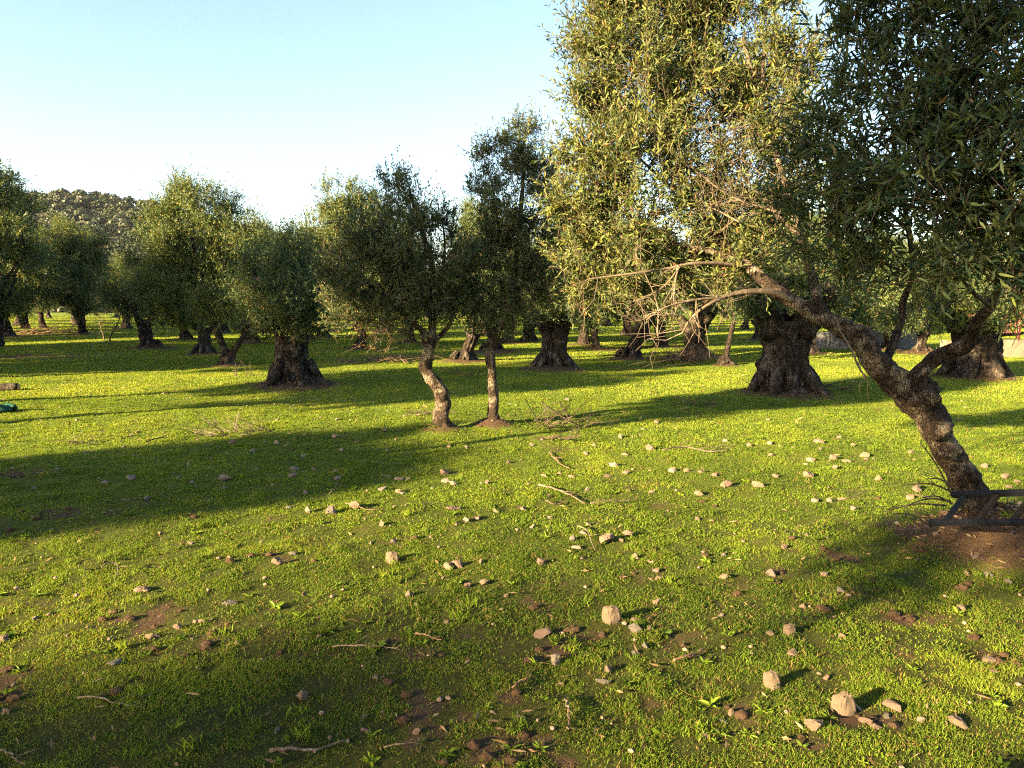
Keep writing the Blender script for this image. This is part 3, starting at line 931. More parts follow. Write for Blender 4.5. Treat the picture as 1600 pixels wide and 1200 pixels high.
# slim tree with dark mound
root, g0 = tree_root('olive_tree', 1132, 571, 'thin young olive growing from a dark old stump beside the brushwood heap', 'olive trees', (.5, .1, .9))
O = (g0[0], g0[1], 0); dS = g0[1]
tb, lb = MB(), MB()
old_trunk(tb, g0, [(0, .32), (.08, .27), (.2, .17), (.3, .07)], 3, (.05, 0), 24, .15)
put_tube(tb, path_px([(1133, 562, 5), (1136, 548, 4.5), (1140, 530, 4), (1145, 510, 4), (1150, 480, 3), (1155, 450, 2)], dS), 18, 8, .25, 6, 5)
crown(lb, None, clumps_px([(1150, 480, 24), (1140, 455, 26), (1170, 460, 26), (1155, 430, 28)], dS), (.085, .024), 1.5, 12, (.22, .5), .12, .42)
tb.build('trunk', M['bark_old'], root, O); lb.build('crown', M['leaf'], root, O)

# young bare sapling pair on the left
for (px, py, lab, pts) in [(172, 535, 'bare pale sapling with a forked stem in the left distance', [(172, 537, 1.5), (172, 527, 1.3), (177, 517, 1.1), (184, 506, .8), (188, 494, .4)]),
                           (163, 533, 'thin grey leaning sapling in the left distance', [(164, 534, 1.1), (161, 522, .9), (157, 508, .7), (155, 495, .4)])]:
    root, g0 = tree_root('sapling', px, py, lab, None, (.6, .06, .5), cat='sapling')
    tb = MB()
    s = put_tube(tb, path_px(pts, g0[1]), 12, 6, .2, 5, 3)
    n = 14
    k = RNG.integers(5, 12, n)
    thin(tb, s[k, :3], s[k, :3] + norm(RNG.normal(size=(n, 3)) + np.array([0, 0, .8])) * RNG.uniform(.3, .9, (n, 1)), .012, .005, .1)
    tb.build('stem', M['twig'], root, (g0[0], g0[1], 0))


# ---- distant trees: a few kinds, copied with their parts
def proto_tree(seed, h, rc, leaf, dens, r0=.32, tint=0.0):
    rng = np.random.default_rng(seed)
    root = empty('olive_tree', (0, 0, 0), None, 'tree', 'olive trees')
    tb, lb = MB(), MB()
    th = h * .24
    top = old_trunk(tb, (0, 0), [(0, r0 * 1.5), (.12, r0 * 1.15), (.4, r0 * .72), (th * .7, r0 * .66), (th, r0 * .9)], seed, (rng.uniform(-.2, .2), 0), 20, .14)
    cs = []
    for i in range(24):
        a = rng.uniform(0, 2 * PI); q = rc * math.sqrt(rng.random()) * .8
        z = th + .05 + (h - th - .4) * rng.random()
        q *= math.sqrt(max(.15, 1 - ((z - (th + (h - th) * .42)) / ((h - th) * .62)) ** 2))
        cs.append((q * math.cos(a), q * math.sin(a), z, rc * rng.uniform(.28, .42)))
    limbs(tb, top - [0, 0, .15], cs[:9], r0 * .3, 5, .3, 2, .014)
    crown(lb, None, cs, leaf, dens, 11, (.25, .55), .14, .42, False, .004, .03, .45, 0, tint)
    tb.build('trunk', M['bark_old'], root)
    lb.build('crown', M['leaf'], root)
    return root


PROT = [proto_tree(31, 4.6, 1.9, (.10, .032), .85, .34, .0), proto_tree(32, 5.2, 2.1, (.10, .032), .85, .3, .06), proto_tree(33, 4.2, 2.0, (.10, .032), .85, .4, -.04),
        proto_tree(34, 5.6, 2.3, (.10, .032), .8, .26, .1)]
USED = [False] * 4


def place_tree(i, x, y, s, rz, label, mound=True):
    src = PROT[i]
    if not USED[i]:
        o = src; USED[i] = True
    else:
        o = src.copy(); COL.objects.link(o)
        for ch in src.children:
            c = ch.copy(); COL.objects.link(c); c.parent = o
    o.location = (x, y, -.02); o.scale = (s, s, s); o.rotation_euler = (0, 0, rz)
    o['label'] = label
    if mound: MOUNDS.append((x, y, .9, .1, .85))
    return o


far_list = [(12, 527, 1, 1.25, 'broad olive tree at the left edge beyond the rubble'), (130, 523, 3, 1.05, 'slim-stemmed olive in the left distance left of the saplings'),
            (292, 532, 0, 1.0, 'distant dark olive behind the grey hollow trunk'), (480, 531, 2, 1.0, 'distant olive just right of the stout dark trunk'),
            (505, 527, 1, 1.05, 'small distant olive between the stout trunk and the S-curved tree'), (560, 545, 3, 1.0, 'distant olive half hidden by the dry twigs of the S-curved tree'),
            (640, 536, 1, .95, 'distant olive left of the S-curved trunk'), (792, 538, 0, 1.0, 'distant olive between the straight slim tree and the pollard'),
            (826, 536, 2, 1.0, 'distant olive left of the thick pollard'), (912, 541, 1, .95, 'distant olive right of the thick pollard'),
            (934, 549, 3, .85, 'thin-trunked distant olive left of the reddish twisted trunk'), (1034, 543, 0, .95, 'distant olive with flared foot right of the reddish twisted trunk'),
            (1008, 531, 1, 1.0, 'far olive in the row behind the reddish twisted trunk'), (1262, 556, 2, 1.0, 'olive partly hidden behind the massive split trunk'),
            (1390, 549, 0, .9, 'olive beside the left end of the pale wall'), (1180, 533, 3, .9, 'round far bush-like olive left of the massive split trunk'),
            (395, 536, 0, 1.0, 'distant olive right of the forked trunk'), (70, 515, 3, 1.1, 'far olive at the foot of the hill on the left')]
for k, (px, py, i, s, lab) in enumerate(far_list):
    g = G(px, py)
    place_tree(i, g[0], g[1], s, k * 1.9, lab)

# left tree whose crown hangs in at the picture's edge
place_tree(3, -17.0, 21.0, 1.1, 2.2, 'tall shaded olive whose crown enters at the left edge of the picture')
place_tree(1, -20.9, 17.9, 1.5, .7, 'unseen tall olive added to shade the left-edge tree', False)  # added out of view to shade the left-edge olive
place_tree(2, -24.8, 15.4, 1.9, 1.7, 'unseen tallest olive added to shade the left-edge tree', False)  # second added caster, scaled up to deepen that shade
# far rows
k = 0
for y in (41, 52, 62, 74, 88, 104):
    w = .80 * y
    for x in np.arange(-w, w, 7.0 + y * .02):
        x2 = x + RNG.uniform(-2, 2); y2 = y + RNG.uniform(-3, 3)
        if any((o_[0] - x2) ** 2 + (o_[1] - y2) ** 2 < 9 for o_ in MOUNDS): continue
        place_tree(k % 4, x2, y2, RNG.uniform(.95, 1.3), RNG.uniform(0, 6), 'olive tree in the dense far rows below the hill', False)['group'] = 'far olive rows'
        k += 1

# ---- neighbouring trees of the grove left of and behind the view (their shadows fall across the meadow)
def shade_tree(s, u, zb, zt, r, label, i=0, dens=2.0, leaf=(.10, .03), n=16, tint=0, extra=(), tk=1.0):
    xy = SU(s, u)
    root = empty('olive_tree', (xy[0], xy[1], 0), label, 'tree', 'olive trees')
    O = (xy[0], xy[1], 0)
    tb, lb = MB(), MB()
    top = old_trunk(tb, xy, [(0, .4 * tk), (.15, .28 * tk), (.5, .2 * tk), (zb * .6, .15 * tk), (zb, .15 * tk)], 40 + i, (0, 0), 16, .1)
    cs = []
    rng = np.random.default_rng(50 + i)
    for j in range(n):
        a = rng.uniform(0, 2 * PI); q = r * .75 * math.sqrt(rng.random())
        z = zb + .3 + (zt - zb - .6) * rng.random()
        cs.append((xy[0] + q * math.cos(a), xy[1] + q * math.sin(a), z, r * rng.uniform(.3, .42)))
    for (ds, z, r_) in extra:
        e = SU(s + ds, u + rng.uniform(-.3, .3)); cs.append((e[0], e[1], z, r_))
    limbs(tb, top - [0, 0, .1], cs[:8], .09, 5, .3, 2, .014)
    crown(lb, None, cs, leaf, dens, 11, (.25, .5), .1, .36)
    tb.build('trunk', M['bark_old'], root, O)
    lb.build('crown', M['leaf'], root, O)


shade_tree(-7.7, -12.9, 1.2, 4.45, 1.75, 'olive in the grove behind the camera, far left', 1, 2.2, extra=[(-1.15, 3.9, .5), (-.5, 4.05, .5), (.2, 4.0, .5), (.85, 4.0, .5), (1.25, 4.0, .42), (1.5, 3.8, .4), (1.45, 3.2, .4), (1.45, 2.6, .4), (1.2, 3.1, .5), (-1.1, 3.2, .5), (1.15, 2.4, .5), (1.1, 1.8, .5), (-1.1, 2.4, .5)])
shade_tree(-7.2, -3.5, 2.85, 5.7, 1.75, 'olive just outside the left of the view', 2, 2.4, tk=.5)
shade_tree(-12.3, -4.7, 2.2, 5.0, 1.5, 'olive outside the left of the view, second of the row', 3)
shade_tree(-20.4, -3.0, 2.2, 4.9, 2.0, 'unseen olive added to shade the lower forked crown', 7)  # added out of view so the forked crown's lower half falls in shade
shade_tree(-14.9, -8.0, 3.3, 7.0, 2.1, 'olive outside the left of the view, third of the row', 4)
shade_tree(-0.8, -5.0, 3.2, 6.3, 2.2, 'tall olive behind the camera', 5, 2.0, extra=[(-1.5, 2.55, .24), (-1.15, 2.55, .26), (-.8, 2.75, .25), (-1.75, 2.8, .18)])
shade_tree(-3.15, -25.0, 4.8, 7.15, 1.45, 'tall sparse olive far behind the camera', 6, .65)
k = 0
for (x, y) in [(-19, 14), (-25, 22), (-31, 29), (-21, 30), (-27, 38), (-38, 40), (-36, 52), (-46, 60), (-24, 11), (-33, 18), (-20.9, 21.8), (-30.3, 36.5), (-24, 27), (-29, 33), (-40, 47), (-36, 43)]:  # unseen grove; some of these are placed to shade the left-hand crowns
    place_tree(k % 4, x, y, 1.2, k * 1.3, 'olive of the grove outside the left of the view', False); k += 1

# ------------------------------------------------------------------ ground sheet
nr, na = 520, 1000
rr = np.concatenate([[0.0], np.geomspace(.4, 2500, nr)])
# finer in front of the camera
ta = np.linspace(-PI, PI, na, endpoint=False)
ta = ta - .55 * np.sin(ta)
ang = ta
X = rr[:, None] * np.sin(ang)[None]; Y = rr[:, None] * np.cos(ang)[None]
Z = gh(X, Y) * np.clip(1 - (np.hypot(X, Y) - 200) / 100, 0, 1)
mb = MB()
v = np.stack([X, Y, Z], -1).reshape(-1, 3)
i = np.arange(nr)[:, None] * na; j = np.arange(na)[None]; k = (j + 1) % na
q = np.stack([i + j, i + na + j, i + na + k, i + k], -1).reshape(-1, 4)
mb.add(v, q[:, ::-1], None, soilmap(X, Y).ravel())
gr = mb.build('ground', M['ground'], None, None, True, 'soil')
ca = gr.data.attributes.new('cover', 'FLOAT', 'POINT')
ca.data.foreach_set('value', np.clip((np.hypot(X, Y).ravel() - 3.5) / 6, 0, 1).astype(np.float32))
tag(gr, kind='structure')

# ------------------------------------------------------------------ grass
gb = MB()
for (y0, y1, dens, hgt, wid) in [(1.7, 3.2, 30000, .024, .0026), (3.2, 5, 17000, .026, .0034), (5, 8, 7500, .028, .0052), (8, 13, 3200, .030, .008), (13, 22, 1000, .034, .014), (22, 45, 170, .042, .032), (45, 115, 26, .06, .085)]:
    A = .78 * (y1 ** 2 - y0 ** 2) + (y1 - y0)
    n = int(A * dens * 1.12)
    y = np.sqrt(RNG.random(n) * (y1 ** 2 - y0 ** 2) + y0 ** 2)
    x = (RNG.random(n) * 2 - 1) * (.84 * y + 1.0)
    s = soilmap(x, y)
    pn = fbm(x * 2.3 + 11, y * 2.3 + 5, 3)
    gap_ = np.clip((fbm(x * 9 + 31, y * 9 + 77, 2) - .34) * 5, .12, 1) if y1 <= 13 else 1
    keep = RNG.random(n) < np.clip(1.12 - 1.25 * s, 0.02, 1) * np.clip(.35 + 1.5 * pn, 0, 1) * gap_
    x, y, s, pn = x[keep], y[keep], s[keep], pn[keep]; n = len(x)
    z = gh(x, y) - .004
    tuft = np.clip((vnoise(x * 6 + 3, y * 6) - .45) * 3, 0, 1)
    h = hgt * (.45 + .6 * RNG.random(n)) * (.7 + .9 * tuft * pn) * (1 - .4 * s)
    a = RNG.random(n) * 2 * PI
    dx = np.stack([np.cos(a), np.sin(a), np.zeros(n)], -1)
    lean = RNG.normal(size=(n, 3)) * .55; lean[:, 2] = 0
    B = np.stack([x, y, z], -1)
    tip = B + lean * h[:, None] + np.array([0, 0, 1.]) * h[:, None]
    midp = B + lean * h[:, None] * .25 + np.array([0, 0, .6]) * h[:, None]
    w = wid * (.6 + .8 * RNG.random(n))[:, None]
    big = fbm(x * .5 + 70, y * .5 + 2, 3)
    t = np.clip(.44 + .10 * np.clip((y - 5) / 8, -.6, 1) + .7 * (big - .5) + .5 * (pn - .5) + .12 * RNG.normal(size=n), 0, .85)
    t = np.where(RNG.random(n) < .06 + .3 * s + .12 * np.clip(1.5 - y / 4, 0, 1), 1.0, t)
    v = np.stack([B - dx * w * .5, B + dx * w * .5, midp + dx * w * .5, midp - dx * w * .5, tip], 1)
    q = np.arange(n)[:, None] * 5 + np.array([[0, 1, 2, 3]])
    tr3 = np.arange(n)[:, None] * 5 + np.array([[3, 2, 4]])
    gb.add(v.reshape(-1, 3), q, tr3, np.repeat(t, 5))
    # small round leaves of clover and moss between the blades
    if y1 <= 13:
        m_ = int(n * 1.1)
        id_ = RNG.choice(n, m_)
        c = B[id_] + RNG.normal(size=(m_, 3)) * np.array([.01, .01, 0]) + np.array([0, 0, 1.]) * (h[id_] * RNG.uniform(.3, .85, m_))[:, None]
        nn_ = norm(RNG.normal(size=(m_, 3)) * .55 + np.array([0, 0, 1.]))
        u_ = norm(np.cross(nn_, RNG.normal(size=(m_, 3)))); w_ = np.cross(nn_, u_)
        r_ = (wid * RNG.uniform(.6, 1.25, m_))[:, None]
        v = np.stack([c - u_ * r_, c + w_ * r_ * .8, c + u_ * r_, c - w_ * r_ * .8], 1)
        gb.add(v.reshape(-1, 3), np.arange(m_)[:, None] * 4 + np.array([[0, 3, 2, 1]]), None, np.repeat(np.where(t[id_] > .95, .3, np.clip(t[id_] - .08, 0, 1)), 4))
go = gb.build('grass', M['grass'], None, None, False)
tag(go, kind='stuff')

def ico(sub=2):
    import bmesh
    bm = bmesh.new()
    bmesh.ops.create_icosphere(bm, subdivisions=sub, radius=1)
    v = np.array([x.co[:] for x in bm.verts]); t = np.array([[q.index for q in f.verts] for f in bm.faces])
    bm.free()
    return v, t


# crumbs of dug earth on the bare spots
cb = MB()
CV, CT = ico(2)
n = 9000
y = 1.9 + 14 * RNG.random(n) ** 1.4; x = (RNG.random(n) * 2 - 1) * (.76 * y + .3)
sl_ = soilmap(x, y)
kp = RNG.random(n) < np.clip(sl_ * 1.2 - .25, 0, 1)
x, y = x[kp], y[kp]
zc = gh(x, y)
for a, b_, c_ in zip(x, y, zc):
    r = RNG.uniform(.006, .026) * (1 + b_ / 30)
    v = CV * (1 + .6 * (vnoise(CV[:, 0] * 2 + a * 9, CV[:, 1] * 2 + b_ * 7, CV[:, 2] * 2) - .5))[:, None] * r * np.array([1, RNG.uniform(.6, 1), .6])
    cb.add(v + np.array([a, b_, c_ + r * .25]), None, CT, 1.0)
tag(cb.build('earth_clods', M['ground'], None, None, False, 'soil'), kind='stuff')

# broad-leaved weeds and dry stalks in the turf
wd_ = MB()
n = 420
y = 1.9 + 9 * RNG.random(n) ** 1.5; x = (RNG.random(n) * 2 - 1) * (.76 * y + .3)
for a, b_ in zip(x, y):
    c_ = float(gh(a, b_)) + .004
    k_ = RNG.integers(5, 10)
    an = RNG.uniform(0, 6.28) + np.arange(k_) * 2.4
    D = np.stack([np.cos(an), np.sin(an), RNG.uniform(.15, .9, k_)], -1)
    L_ = RNG.uniform(.022, .055) * RNG.uniform(.6, 1.1, k_)
    leaves(wd_, np.tile([a, b_, c_], (k_, 1)), D, L_, L_ * RNG.uniform(.22, .42), np.clip(RNG.normal(.28, .14) + .05 * RNG.normal(size=k_), 0, .8), True)
n = 260
y = 1.9 + 10 * RNG.random(n) ** 1.3; x = (RNG.random(n) * 2 - 1) * (.76 * y + .3)
A_ = np.stack([x, y, gh(x, y) + .004], -1)
D = RNG.normal(size=(n, 3)); D[:, 2] = np.abs(D[:, 2]) * .35
thin(wd_, A_, A_ + norm(D) * RNG.uniform(.04, .14, (n, 1)), .0011, .0006, .15, 1.0)
n = 170
y = 1.8 + 8 * RNG.random(n) ** 1.7; x = (RNG.random(n) * 2 - 1) * (.76 * y + .3)
for a, b_ in zip(x, y):
    c_ = float(gh(a, b_))
    k_ = RNG.integers(14, 34)
    D = RNG.normal(size=(k_, 3)) * .5; D[:, 2] = 1
    hh = RNG.uniform(.03, .065)
    leaves(wd_, np.array([a, b_, c_]) + RNG.normal(size=(k_, 3)) * np.array([.022, .022, 0]), D, hh * RNG.uniform(.5, 1.1, k_), .0042 + .0003 * b_, np.clip(RNG.normal(.38, .14) + .1 * RNG.normal(size=k_), 0, .85), True)
tag(wd_.build('weeds', M['grass'], None, None, False), kind='stuff')

# fallen leaves and chips
lt = MB()
n = 3600
y = 1.8 + 18 * RNG.random(n) ** 1.6; x = (RNG.random(n) * 2 - 1) * (.78 * y + .3)
s = soilmap(x, y)
kp = RNG.random(n) < .25 + .8 * s
x, y = x[kp], y[kp]
mx_ = np.array([3.35, 4.72]) + RNG.normal(size=(900, 2)) * np.array([.42, .26])
x = np.concatenate([x, mx_[:, 0]]); y = np.concatenate([y, mx_[:, 1]]); n = len(x)
B = np.stack([x, y, gh(x, y) + RNG.uniform(.004, .022, n)], -1)
D = RNG.normal(size=(n, 3)); D[:, 2] *= .25
leaves(lt, B, D, (.03 + .04 * RNG.random(n)) * np.clip(y / 5, 1, 2), (.006 + .009 * RNG.random(n)) * np.clip(y / 5, 1, 2), RNG.random(n))
tag(lt.build('fallen_leaves', M['litter']), kind='stuff')


# ------------------------------------------------------------------ stones
IV, IT = ico(4)


def stone_shape(seed):
    """an angular field stone: a ball cut by random planes, then roughened"""
    rng = np.random.default_rng(seed)
    v = IV.copy()
    for _ in range(17):
        nrm = rng.normal(size=3); nrm /= np.linalg.norm(nrm)
        c = rng.uniform(.42, .78)
        dd = v @ nrm - c
        v = v - np.where(dd > 0, dd, 0)[:, None] * nrm * .96
    q = v * 3 + seed
    v = v * (1 + .16 * (vnoise(q[:, 0], q[:, 1], q[:, 2]) - .5) + .16 * (vnoise(q[:, 0] * 3, q[:, 1] * 3, q[:, 2] * 3) - .5))[:, None]
    return v


SHAPES = [stone_shape(100 + i) for i in range(14)]
for sd_ in (3, 11):       # blocky, split stones
    v_ = np.sign(IV) * np.abs(IV) ** .5
    v_ = v_ * np.array([.84, .78, .92]) * (1 - .22 * IV[:, 2:3]) + .16 * IV[:, [2, 0, 1]] * (1 if sd_ == 3 else -1)
    q_ = v_ * 2.2 + sd_
    v_ = v_ * (1 + .30 * (vnoise(q_[:, 0], q_[:, 1], q_[:, 2]) - .5) + .16 * (vnoise(q_[:, 0] * 3, q_[:, 1] * 3, q_[:, 2] * 3) - .5) + .07 * (vnoise(q_[:, 0] * 8, q_[:, 1] * 8, q_[:, 2] * 8) - .5))[:, None]
    SHAPES.append(v_)
STONE_MESH = {}


def stone(px, py, rpx, mat='rock_pale', label=None, asp=(1, .8, .7), group='stones scattered over the meadow', shape=None, rz=None, sink=.34):
    g = G(px, py + rpx * .45)
    d = g[1]
    r = rpx / F * d * .92
    si = RNG.integers(14) if shape is None else shape
    key = (int(si), mat)
    if key not in STONE_MESH:
        mb = MB(); mb.add(SHAPES[si], None, IT)
        o = mb.build('stone', M[mat], None, (0, 0, 0), False)
        STONE_MESH[key] = o.data
    else:
        o = bpy.data.objects.new('stone', STONE_MESH[key]); COL.objects.link(o)
    hz = r * asp[2]
    o.location = (g[0], g[1], float(gh(g[0], g[1])) + hz * (1 - sink * 2) * .9)
    o.scale = (r * asp[0] * 1.12, r * asp[1] * 1.12, hz * 1.12)
    o.rotation_euler = (RNG.normal() * .12, RNG.normal() * .12, RNG.uniform(0, 6.28) if rz is None else rz)
    return tag(o, label, 'stone', group)


SPECIAL = [
    (1317, 1103, 24, 'rock_pale', 'tallest upright stone near the bottom right corner of the meadow', (.75, .6, 1.15), .3),
    (1274, 1135, 19, 'rock_pale', 'squat pale stone just below left of the tall upright stone', (1, .85, .8), .2),
    (1392, 1096, 19, 'rock_pink', 'flat tilted stone right of the tall upright stone', (1.1, .6, .5), .1),
    (1497, 1123, 21, 'rock_pale', 'broad wedge-shaped stone nearest the bottom right corner', (1.15, .7, .55), .2),
    (1205, 1067, 17, 'rock_pale', 'upright oval stone left of the tall upright stone', (.7, .6, 1.15), .2),
    (1350, 1122, 14, 'rock_pink', 'half-buried brown stone at the foot of the tall upright stone', (1, .8, .6), .4),
    (1366, 1131, 13, 'rock_pink', 'low brown clod right of the half-buried brown stone', (1.2, .8, .4), .4),
    (1386, 1113, 12, 'rock_grey', 'small stone tucked under the flat tilted stone', (1.2, .7, .5), .4),
    (1438, 1122, 9, 'rock_white', 'small whitish stone between the flat and the wedge-shaped stones', (.9, .8, .9), .2),
    (955, 966, 18, 'rock_pale', 'upright block-like stone in the middle of the foreground', (.8, .6, 1.0), .2),
    (850, 984, 19, 'rock_pink', 'rust-red pointed stone left of the block-like stone', (1.1, .7, .6), .35),
    (993, 984, 13, 'rock_grey', 'rounded grey stone right below the block-like stone', (1, .8, .75), .2),
    (1016, 983, 9, 'rock_pink', 'small pink stone touching the rounded grey stone', (.9, .7, .9), .2),
    (868, 1031, 10, 'rock_white', 'small whitish cube-like stone below the rust-red stone', (.8, .8, 1), .15),
    (951, 1045, 12, 'rock_pale', 'stone perched behind a flat slab in the central foreground', (.9, .7, .9), .2),
    (944, 1058, 15, 'rock_grey', 'thin flat slab lying before a perched stone', (1.3, .5, .25), .2),
    (945, 838, 17, 'rock_pale', 'largest rounded stone in the cluster at the middle of the meadow', (1.05, .8, .75), .25),
    (895, 838, 11, 'rock_grey', 'grey stone left of the largest rounded stone', (1, .8, .75), .2),
    (911, 829, 10, 'rock_grey', 'flat grey stone just behind the grey cluster stone', (1.1, .7, .5), .2),
    (899, 853, 10, 'rock_white', 'pale stone in front of the grey cluster stone', (1.1, .7, .5), .3),
    (981, 832, 10, 'rock_pink', 'pinkish stone right of the largest rounded stone', (1, .8, .8), .2),
    (970, 842, 8, 'rock_pink', 'little stone between the pinkish and largest rounded stones', (1.1, .8, .6), .2),
    (992, 868, 12, 'rock_pale', 'small pyramid-shaped stone below the middle cluster', (.9, .7, .8), .2),
    (845, 875, 11, 'rock_pink', 'orange-tinted stone left of the small pyramid-shaped stone', (1, .8, .8), .2),
    (473, 1084, 18, 'rock_pale', 'pointed stone alone in the lower left foreground', (.95, .7, .8), .2),
    (613, 868, 12, 'rock_pale', 'upright pale stone at the edge of the soft shade, left of centre', (.8, .7, 1), .2),
    (435, 875, 12, 'rock_pale', 'pale stone with a brown neighbour, left of centre', (.9, .8, .75), .2),
    (702, 882, 11, 'rock_white', 'cream round stone of the close pair left of centre', (.9, .8, .95), .2),
    (716, 878, 13, 'rock_pink', 'brown stone of the close pair left of centre', (1, .8, .75), .2),
    (756, 908, 11, 'rock_pale', 'squarish stone right below the close pair', (1, .8, .8), .2),
    (730, 911, 10, 'rock_pink', 'low brown stone left of the squarish stone', (1.1, .8, .6), .25),
    (639, 926, 12, 'rock_pale', 'stone with a bright face in the soft shade above a small pink one', (1, .8, .75), .2),
    (651, 944, 8, 'rock_pink', 'small triangular pink stone in the soft shade', (.9, .7, .8), .2),
    (555, 788, 14, 'rock_pale', 'peaked stone at the lower edge of the big left shadow', (1, .8, .8), .2),
    (515, 796, 11, 'rock_grey', 'round stone left of the peaked stone', (1, .9, .9), .2),
    (480, 796, 8, 'rock_white', 'narrow white stone left of the round stone', (.7, .7, 1.1), .2),
    (708, 788, 15, 'rock_pink', 'long flat reddish stone right of the big left shadow', (1.4, .6, .45), .25),
    (729, 809, 9, 'rock_white', 'cream stone of a pair below the flat reddish stone', (1, .8, .8), .2),
    (745, 805, 10, 'rock_white', 'flat bright white stone right of its cream neighbour', (1.2, .7, .45), .2),
    (697, 747, 9, 'rock_white', 'white stone of a pair in the sunlit strip below the slim trees', (1.1, .8, .6), .2),
    (708, 751, 8, 'rock_white', 'smaller white stone of the pair below the slim trees', (1, .8, .7), .2),
    (693, 733, 10, 'rock_pink', 'brown stone just above the white pair below the slim trees', (1.1, .8, .8), .2),
    (761, 750, 10, 'rock_pink', 'tilted reddish stone right of the white pair', (1.1, .7, .6), .3),
    (1432, 762, 15, 'rock_pale', 'long slanting pale stone left of the leaning trunk', (1.3, .6, .5), .2),
    (1421, 776, 10, 'rock_pale', 'small stone in front of the long slanting stone', (1, .8, .7), .2),
    (1183, 760, 12, 'rock_pale', 'round tan stone in full sun right of centre', (1, .85, .85), .2),
    (1133, 756, 12, 'rock_pink', 'pinkish stone left of the round tan stone', (1, .8, .75), .25),
    (1265, 718, 12, 'rock_white', 'brightest white flat stone in the sun right of centre', (1.2, .7, .5), .2),
    (1261, 740, 12, 'rock_pale', 'angular stone below the brightest white stone', (1, .8, .75), .2),
    (1233, 987, 12, 'rock_pale', 'upright square stone right of a low pale one, lower right', (.8, .6, 1.05), .15),
    (1204, 988, 11, 'rock_pale', 'low pale stone left of the upright square stone', (1, .8, .7), .25),
    (1238, 1020, 12, 'rock_pale', 'lying oblong stone below the upright square stone', (1.2, .7, .5), .2),
    (1132, 899, 11, 'rock_pale', 'pale cream stone alone in the grass right of the middle cluster', (1.1, .8, .7), .2),
    (1503, 952, 10, 'rock_pale', 'tan stone in the grass below the earth mound of the leaning tree', (.7, .7, 1), .2),
    (1545, 1027, 14, 'rock_pale', 'rounded half-buried tan stone at the right edge of the foreground', (1.1, .8, .6), .4),
    (237, 993, 11, 'rock_pale', 'sunlit pointed stone in the left foreground', (1.1, .7, .75), .2),
    (279, 980, 9, 'rock_pink', 'round brown stone right above the sunlit pointed stone', (1, .8, .85), .2),
    (222, 915, 15, 'rock_pink', 'brown flaky stone in the left foreground below a forked twig', (1.3, .8, .5), .3),
    (180, 1030, 15, 'rock_grey', 'grey shaded slab in the left foreground', (1.4, .7, .35), .3),
    (360, 938, 11, 'rock_grey', 'grey stone in the soft shade of the left foreground', (1.1, .8, .6), .25),
    (350, 744, 13, 'rock_grey', 'largest grey stone inside the big left shadow', (1.1, .8, .7), .2),
    (623, 743, 10, 'rock_grey', 'flat grey stone at the tip of the big left shadow', (1.4, .8, .5), .2),
    (1570, 745, 10, 'rock_pink', 'brown stone in the shade right of the leaning trunk', (1, .8, .8), .2),
    (1595, 788, 12, 'rock_grey', 'grey stone behind the ladder at the right edge', (1.2, .8, .6), .2),
    (1522, 886, 12, 'rock_pink', 'long brown chip of stone below the earth mound', (1.6, .6, .3), .2),
]
for (px, py, r, mt, lab, asp, snk) in SPECIAL:
    up_st = 'upright' in lab.split(' stone')[0] or 'block' in lab.split(' stone')[0] or 'cube' in lab
    stone(px, py, r * (1.05 if up_st else 1.04), mt, lab, asp if up_st else (asp[0], asp[1], asp[2] * .82), sink=snk * .8, shape=(14 + (px % 2)) if up_st else None, rz=.5 if up_st else None)

